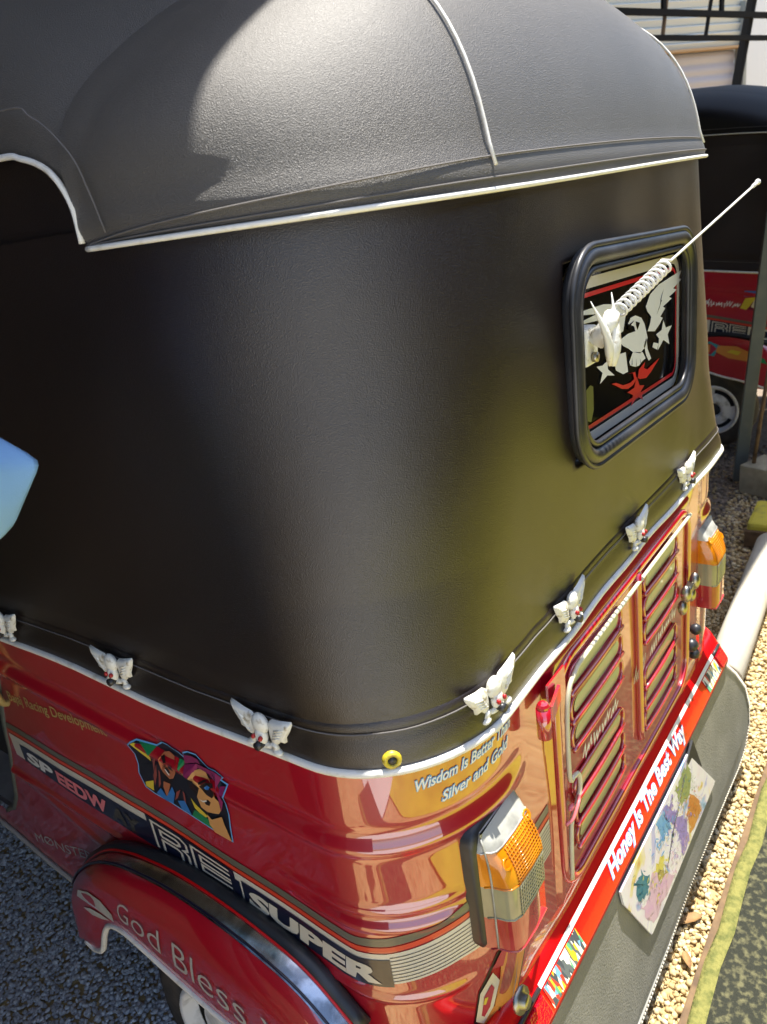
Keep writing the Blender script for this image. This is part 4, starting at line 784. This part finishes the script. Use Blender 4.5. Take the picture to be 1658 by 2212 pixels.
b.done('edge_stitching', M['cream'], FL)
pq = [(-.178,.393),(-.172,.360),(-.079,.200),(-.072,.196),(.346,.200),(.354,.204),(.200,.386),(.195,.390)]
pv = [(x, flap_y(z)-.009, z) for x, z in pq]; n = len(pv)
NPL = part('number_plate', (pv+[(x, y+.004, z) for x, y, z in pv], [tuple(range(n))[::-1], tuple(range(n, 2*n))]+[(i, (i+1) % n, n+(i+1) % n, n+i) for i in range(n)]), M['plate_art'], smooth=False)
pc = {'sky':facecol('plate_blue',(.16,.40,.68)),'teal':facecol('plate_teal',(.03,.20,.28)),'yel':facecol('plate_yellow',(.70,.62,.12)),'org':facecol('plate_orange',(.62,.24,.03)),'pur':facecol('plate_purple',(.32,.24,.58)),'grn':facecol('plate_green',(.30,.36,.12)),'wht':facecol('plate_white',(.82,.82,.82)),'pnk':facecol('plate_pink',(.72,.48,.62))}
b = B(); pk = list(pc); ra_ = random.Random(21)
def PXY(u, v): return (-.178+.378*u+.106*(1-v), flap_y(.2+.19*v)-.0094, .2+.19*v)     # u along, v 0 bottom .. 1 top
for col, pl in (('pnk',[(.03,.04),(.36,.04),(.30,.40),(.22,.55),(.10,.42),(.03,.5)]),('pur',[(.50,.03),(.63,.03),(.70,.35),(.64,.60),(.60,.97),(.53,.97),(.56,.62),(.58,.40)]),('org',[(.68,.06),(.86,.05),(.90,.30),(.82,.48),(.72,.40)]),('grn',[(.72,.60),(.80,.52),(.92,.66),(.95,.92),(.80,.95),(.72,.85)]),('sky',[(.42,.66),(.54,.62),(.56,.95),(.44,.96)]),('yel',[(.24,.30),(.33,.26),(.36,.52),(.28,.60)]),('teal',[(.06,.55),(.13,.48),(.20,.60),(.18,.82),(.09,.86)])):
    pl = [(a_[0]*(1-f_)+c_[0]*f_+ra_.gauss(0, .010), a_[1]*(1-f_)+c_[1]*f_+ra_.gauss(0, .024)) for a_, c_ in zip(pl, pl[1:]+pl[:1]) for f_ in (0, .2, .4, .6, .8)]
    pl = [(min(.985, max(.015, u)), min(.975, max(.025, v))) for u, v in pl]
    b.add([(x, y+.00025, z) for x, y, z in (PXY(*q) for q in pl)], [tuple(range(len(pl)))], pk.index(col))
for col, u0, v0, su, sv, n_k, ln in (('wht',.40,.55,.12,.25,26,.05),('pur',.60,.45,.07,.32,90,.045),('sky',.50,.78,.07,.14,70,.045),('org',.80,.28,.06,.16,80,.035),('grn',.82,.72,.08,.16,80,.03),('yel',.72,.55,.05,.2,20,.03),('teal',.10,.62,.06,.16,34,.04),('yel',.25,.40,.06,.16,26,.045),('pnk',.20,.16,.10,.10,30,.05),('pnk',.52,.22,.08,.12,22,.04),('teal',.84,.80,.05,.1,14,.03),('wht',.92,.55,.04,.25,18,.04),('pur',.45,.30,.05,.12,14,.03)):
    for k in range(n_k):
        u, v = ra_.gauss(u0, su), ra_.gauss(v0, sv); an = ra_.uniform(0, 3.14); l_ = ln*ra_.uniform(.4, 1); w_ = l_*ra_.uniform(.15, .4)
        if not (.04 < u < .96 and .06 < v < .94): continue
        P4 = [(u+l_*math.cos(an)*.6*sx-w_*math.sin(an)*.6*sy, v+(l_*math.sin(an)*sx+w_*math.cos(an)*sy)) for sx, sy in ((-1,0),(-.3,-.8),(.5,-.6),(1,0),(.4,.8),(-.5,.7))]
        if all(.015 < q[0] < .985 and .02 < q[1] < .98 for q in P4): b.add([(x, y-.000004*len(b.F), z) for x, y, z in (PXY(*q) for q in P4)], [(0,1,2,3,4,5)], pk.index(col))
b.done('plate_print', None, NPL, False, [pc[k] for k in pk])
part('plate_hole', cyl((.07, flap_y(.30)-.0105, .30), (0, 1, 0), .0035, .003, 10), M['screw'], NPL)
part('plate_line', tube([(.165, flap_y(.36)-.0095, .365), (.07, flap_y(.3)-.0095, .30), (.03, flap_y(.26)-.0095, .255)], .0010, 4), M['darkv'], NPL)
part('dark_plate_strip', box((.245, flap_y(.33)-.004, .325), (.045, .004, .16), Matrix.Rotation(-.55, 3, 'Y')), M['interior'], NPL, False)  # thin dark strip beside the plate's upper end
# ---------------------------------------------------------------- second rickshaw (copies)
tuk2 = empty('auto_rickshaw', (3.67, .16, 0)); tuk2.rotation_euler = (rad(5.5), 0, rad(-4))
tag(tuk2, 'second red auto rickshaw parked in shade beyond the grey steel post, rear wheel visible', 'auto rickshaw')
def copy_under(o, parent):
    c = o.copy(); COL.objects.link(c); c.parent = parent
    for ch in o.children: copy_under(ch, c)
    return c
skip = {'aerial','mud_flap','number_plate','winged_emblem','grommet','rear_window','engine_door','tail_lamp','hood_buckle','opening_handle','fender'}
for ch in list(tuk.children):
    nm = ch.name.split('.')[0]
    if nm in skip and not (nm == 'fender' and ch is not FEND): continue
    if nm == 'body':
        c = ch.copy(); COL.objects.link(c); c.parent = tuk2; BODY2 = c
        for s_ in ch.children:
            if s_.name.startswith('stripe_decal'):
                d2 = s_.copy(); COL.objects.link(d2); d2.parent = c; k_ = 0
                for q in s_.children:
                    if q.name in ('navy_panel', 'lettering', 'lettering.001', 'lettering.002'): continue
                    w_ = q.copy(); COL.objects.link(w_); w_.parent = d2
    else: copy_under(ch, tuk2)
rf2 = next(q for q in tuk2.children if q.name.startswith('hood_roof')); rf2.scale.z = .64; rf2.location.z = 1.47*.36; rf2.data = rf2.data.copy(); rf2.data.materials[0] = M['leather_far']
for q in tuk2.children:
    if q.name.startswith(('roof_piping','seam_stitching','flap_stitching','arch_piping')): q.scale.z = .64; q.location.z = 1.47*.36
f2 = FEND.copy(); COL.objects.link(f2); f2.parent = tuk2
for ch in FEND.children:
    if ch.name.split('.')[0] in ('rubber_strip','lip_trim'): copy_under(ch, f2)
scribble(-.72, -.55, .755, .022, 11, BODY2, S, M['letter'], 26, .0042)
scribble(-.56, -.40, .748, .022, 12, BODY2, S, M['letter'], 26, .0042)
sticker('bird_sticker', [('blu2',[[(-.385,.80),(-.385,.825),(-.27,.83),(-.27,.80)]]),('yel',[[(-.395,.74),(-.375,.79),(-.32,.80),(-.27,.79),(-.33,.78),(-.365,.735)]]),('maroon',[[(-.36,.735),(-.34,.775),(-.28,.78),(-.28,.73)]]),('pale',[[(-.345,.75),(-.33,.79),(-.31,.76),(-.30,.735)]])], S, BODY2)
fs2 = lambda u, v, off: FS(u, v, off)
sticker('flower_sticker', [('orange',[[(.33,.42),(.40,.32),(.52,.40),(.52,.62),(.44,.66),(.36,.56)],[(.64,.40),(.74,.34),(.86,.46),(.84,.62),(.72,.66),(.64,.58)]]),('teal',[[(.52,.40),(.58,.28),(.65,.40),(.64,.68),(.52,.68)]]),('crim',[[(.54,.48),(.60,.38),(.64,.50),(.62,.66),(.55,.66)]]),('orange',[[(.57,.40),(.595,.40),(.61,.60),(.57,.66),(.55,.60)]]),('grn',[[(.28,.46),(.34,.38),(.40,.42),(.36,.52)],[(.80,.48),(.88,.46),(.90,.56),(.84,.58)]]),('yel',[[(.42,.48),(.46,.46),(.48,.54),(.44,.58)],[(.72,.46),(.77,.46),(.76,.56),(.70,.54)]])], fs2, f2, .0018)
# ---------------------------------------------------------------- post, block, pipe, kerb stone
V, F = box((0,0,1.2), (.075, .055, 2.4)); po = mesh('steel_post', V, F, M['steel'], None, False); bevel(po, .004); po.location = (2.735, .425, 0); po.rotation_euler = (rad(4.5), rad(2), rad(14))
tag(po, 'grey green steel post leaning slightly in front of the second rickshaw', 'post')
cb = mesh('concrete_block', *box((2.62, .275, .07), (.19, .17, .14), Matrix.Rotation(-.35, 3, 'Z')), M['concrete'], None, False); bevel(cb, .008)
tag(cb, 'weathered concrete block at the foot of the grey steel post', 'block')
rd = mesh('thin_cane', *tube([(2.60,.345,.02),(2.60,.315,.34),(2.61,.285,.66)], .009, 8), M['wood']); tag(rd, 'thin brown cane leaning beside the grey steel post', 'cane')
pi = mesh('cement_pipe', *lathe([(.036,0),(.054,0),(.054,.95),(.036,.95)], (.97, .075, .052), (1, .055, 0), 28), M['pipe']); tag(pi, 'pale cement pipe lying on the sunlit gravel beyond the bumper', 'pipe')
b = B(); b.add(*box((2.13, .165, .05), (.26, .15, .10), Matrix.Rotation(.05, 3, 'Z'))); yk = b.done('kerb_stone', M['ypaint'], None, False); bevel(yk, .015); part('brown_band', box((1.995, .16, .035), (.022, .155, .07), Matrix.Rotation(.05, 3, 'Z')), M['wood'], yk, False)
tag(yk, 'yellow painted kerb stone with a brown band at the end of the pipe', 'kerb stone')
# dry leaves
def leaf(x, y, s, r_):
    pl = [(0,-.5),(.16,-.3),(.2,0),(.12,.3),(0,.55),(-.13,.3),(-.2,0),(-.15,-.3)]; c, q = math.cos(r_), math.sin(r_)
    V = [(x+s*(u*c-v*q), y+s*(u*q+v*c), .008+.006*abs(u)*5*s/.06) for u, v in pl]+[(x, y, .006)]; return mesh('dry_leaf', V, [(i, (i+1) % 8, 8) for i in range(8)], M['leaf'])
for i, (x, y, s, r_, lb) in enumerate([(.145,-.062,.055,.9,'largest curled brown leaf on the gravel strip beside the mud flap'),(.05,-.080,.040,2.2,'small brown leaf on the gravel nearest the slab rim'),(.80,-.02,.035,.3,'tiny dry leaf on gravel beyond the far corner of the mud flap')]): tag(leaf(x, y, s, r_), lb, 'leaf', 'dry leaves on the gravel')
# ---------------------------------------------------------------- iron grille of the shed and shop building behind
gt = empty('iron_grille', (4.6, 1.45, 0), (0, 0, rad(-18))); tag(gt, 'black iron grille of bars high up at top right behind the roof', 'grille')
for z, h in ((2.54, .03), (2.398, .035), (2.255, .03)): part('cross_bar', box((.6, 0, z), (2.6, .03, h)), M['iron'], gt, False)
for x, w in ((-.45,.03),(.159,.035),(.813,.035),(1.45,.035)): part('upright_bar', box((x, .012, 2.47), (w, .02, .13)), M['iron'], gt, False)
for x, dx in ((.195, .05), (.685, .065)): part('upright_bar', tube([(x+dx/2, .03, 2.50), (x-dx/2, .03, 2.25)], .013, 6), M['wood' if x < .5 else 'iron'], gt, False)
part('grille_post', tube([(1.30, .06, 2.60), (1.10, .06, 1.95), (1.0,.06,1.6)], .035, 8), M['iron'], gt, False)
part('grille_post', box((2.0, 0, 1.3), (.07, .07, 2.6)), M['iron'], gt, False)
part('grille_post', box((-.75, 0, 1.3), (.07, .07, 2.6)), M['iron'], gt, False)
sh = empty('shop_building', (6, 1.96, 0), (0, 0, rad(-31))); tag(sh, 'pale shop building with louvred wall above a grey roller shutter behind the grille', 'building')
part('wall', box((.5, .25, 1.9), (5.4, .1, 3.8)), M['paleblue'], sh, False)
for k in range(9): part('slat', box((.3, .12, 2.40+.062*k), (1.80, .03, .052), Matrix.Rotation(.5, 3, 'X')), M['slat'], sh, False)
part('lintel', box((.32, .10, 2.362), (1.72, .08, .018)), M['tan'], sh, False)
rows = []
for i in range(121): z = 2.35-i*.018; rows.append([(x, .16-.018*abs(math.sin(i*math.pi/5)), z) for x in (-.55, 1.13)])
part('roller_shutter', grid(rows), M['shutter'], sh)
part('door_post', box((1.155, .10, 1.75), (.035, .10, 1.9)), M['slatline'], sh, False)
part('bright_panel', box((1.95, .14, 1.8), (1.45, .05, 1.9)), M['letter'], sh, False)
# ---------------------------------------------------------------- person at the left edge: raised elbow in a pale blue sleeve
def skin_obj(name, pts, edges, radii, m, parent=None, lv=2):
    me = bpy.data.meshes.new(name); me.from_pydata(pts, edges, []); o = bpy.data.objects.new(name, me); COL.objects.link(o)
    me.materials.append(m); mo = o.modifiers.new('skin', 'SKIN'); sv = me.skin_vertices[0].data
    for i, r_ in enumerate(radii): sv[i].radius = (r_, r_) if not isinstance(r_, tuple) else r_
    sv[0].use_root = True
    ss = o.modifiers.new('sub', 'SUBSURF'); ss.levels = lv; ss.render_levels = lv
    if parent: o.parent = parent
    dg = bpy.context.evaluated_depsgraph_get(); ev = o.evaluated_get(dg); m2 = bpy.data.meshes.new_from_object(ev); o.modifiers.clear(); o.data = m2
    m2.polygons.foreach_set('use_smooth', [True]*len(m2.polygons)); return o
px, py = -1.16, .62
pr = skin_obj('person', [(px,py,.92),(px,py,1.12),(px,py,1.32),(px,py,1.44),(px,py,1.50),(px+.02,py-.03,1.62),(px+.02,py-.04,1.70), (px-.09,py,.88),(px-.10,py-.02,.50),(px-.10,py+.03,.09),(px-.10,py-.10,.05), (px+.09,py,.88),(px+.10,py-.02,.50),(px+.10,py+.03,.09),(px+.10,py-.10,.05)],
  [(0,1),(1,2),(2,3),(3,4),(4,5),(5,6),(0,7),(7,8),(8,9),(9,10),(0,11),(11,12),(12,13),(13,14)], [(.15,.11),(.14,.10),(.16,.11),(.10,.08),.055,(.078,.095),(.07,.08),.085,.06,.042,.04,.085,.06,.042,.04], M['skin'])
tag(pr, 'person in a pale blue shirt at the left edge, only a bent elbow showing', 'person')
skin_obj('shirt', [(px,py,.90),(px,py,1.12),(px,py,1.33),(px,py,1.45), (px-.17,py,1.42),(px-.30,py-.05,1.22),(px-.22,py-.22,1.08), (px+.15,py-.04,1.45),(px+.28,py-.22,1.385),(px+.345,py-.295,1.315),(px+.325,py-.325,1.300),(px+.22,py-.46,1.292),(px+.14,py-.57,1.29)], [(0,1),(1,2),(2,3),(2,4),(4,5),(5,6),(2,7),(7,8),(8,9),(9,10),(10,11),(11,12)],
  [(.175,.13),(.165,.12),(.185,.13),(.075,.075),.085,.07,.055,.085,.045,.014,.014,.026,.035], M['shirt'], pr)
Q = dict(T0=(-.88,.38,1.425),T1=(-.765,.338,1.356),T2=(-.714,.300,1.290),M0=(-.90,.26,1.375),M1=(-.80,.262,1.318),M2=(-.762,.285,1.298),L0=(-.90,.25,1.30),L1=(-.812,.268,1.268),L2=(-.755,.316,1.232),L3=(-.775,.33,1.214),L4=(-.90,.29,1.20),H1=(-.745,.296,1.262),K0=(-.88,.44,1.33),K1=(-.77,.40,1.28))
qn = list(Q); qf = [('T0','M0','M1','T1'),('T1','M1','M2','T2'),('M0','L0','L1','M1'),('M1','L1','H1','M2'),('M2','H1','T2'),('H1','L1','L2'),('T2','H1','L2'),('L0','L4','L3','L1'),('L1','L3','L2'),('T0','T1','K1','K0'),('T1','T2','K1'),('T2','L2','K1'),('K1','L2','L3'),('K0','K1','L3','L4')]
sl_ = mesh('sleeve', [Q[k] for k in qn], [tuple(qn.index(k) for k in f) for f in qf], M['shirt'], pr)
bm = bmesh.new(); bm.from_mesh(sl_.data); bmesh.ops.recalc_face_normals(bm, faces=bm.faces); cl = bm.edges.layers.float.new('crease_edge')
for e_ in bm.edges:
    nm = {qn[v.index] for v in e_.verts}
    e_[cl] = .75 if nm in ({'T1','T2'},{'T2','H1'},{'H1','L2'},{'T2','L2'},{'M1','M2'},{'L2','L3'},{'T0','T1'}) else .2
bm.to_mesh(sl_.data); bm.free()
ms_ = sl_.modifiers.new('s', 'SUBSURF'); ms_.levels = ms_.render_levels = 3
skin_obj('trousers', [(px,py,.94),(px-.09,py,.86),(px-.10,py-.02,.50),(px-.10,py+.03,.12),(px+.09,py,.86),(px+.10,py-.02,.50),(px+.10,py+.03,.12)], [(0,1),(1,2),(2,3),(0,4),(4,5),(5,6)], [(.17,.13),.105,.08,.07,.105,.08,.07], M['trouser'], pr)
b = B(); b.add(*ball((px+.02,py-.015,1.70), (.088,.105,.075), 14, 9)); b.done('hair', M['hair'], pr)
b = B()
for sg in (-1, 1): b.add(*ball((px+.02+sg*.03, py-.128, 1.655), (.012,.008,.008)))
b.add(*ball((px+.02, py-.140, 1.625), (.013,.02,.02))); b.done('face_features', M['skin'], pr)
for sg, hp_ in ((1, (px+.12, py-.61, 1.29)), (-1, (px-.18, py-.28, 1.03))):
    h0 = Vector(hp_); d_ = Vector((-.25*sg, -.75, -.3)).normalized(); s_ = d_.cross(Vector((0,0,1))).normalized(); n_v = s_.cross(d_)
    pts = [tuple(h0), tuple(h0+d_*.045), tuple(h0+d_*.09)]; ed = [(0,1),(1,2)]; ra = [(.028,.020),(.036,.017),(.036,.015)]
    for k, L_ in enumerate((.062, .075, .070, .052)):
        off = s_*(-.027+.018*k); i0 = len(pts); bq = h0+d_*.088+off; pts += [tuple(bq), tuple(bq+d_*L_*.5-n_v*.012), tuple(bq+d_*L_*.8-n_v*.035)]; ed += [(1, i0), (i0, i0+1), (i0+1, i0+2)]; ra += [.010,.0088,.0075]
    i0 = len(pts); tb = h0+d_*.03-s_*.03; pts += [tuple(tb), tuple(tb+d_*.035-s_*.022-n_v*.015)]; ed += [(0, i0), (i0, i0+1)]; ra += [.012, .009]
    skin_obj('hand', pts, ed, ra, M['skin'], pr, 1)
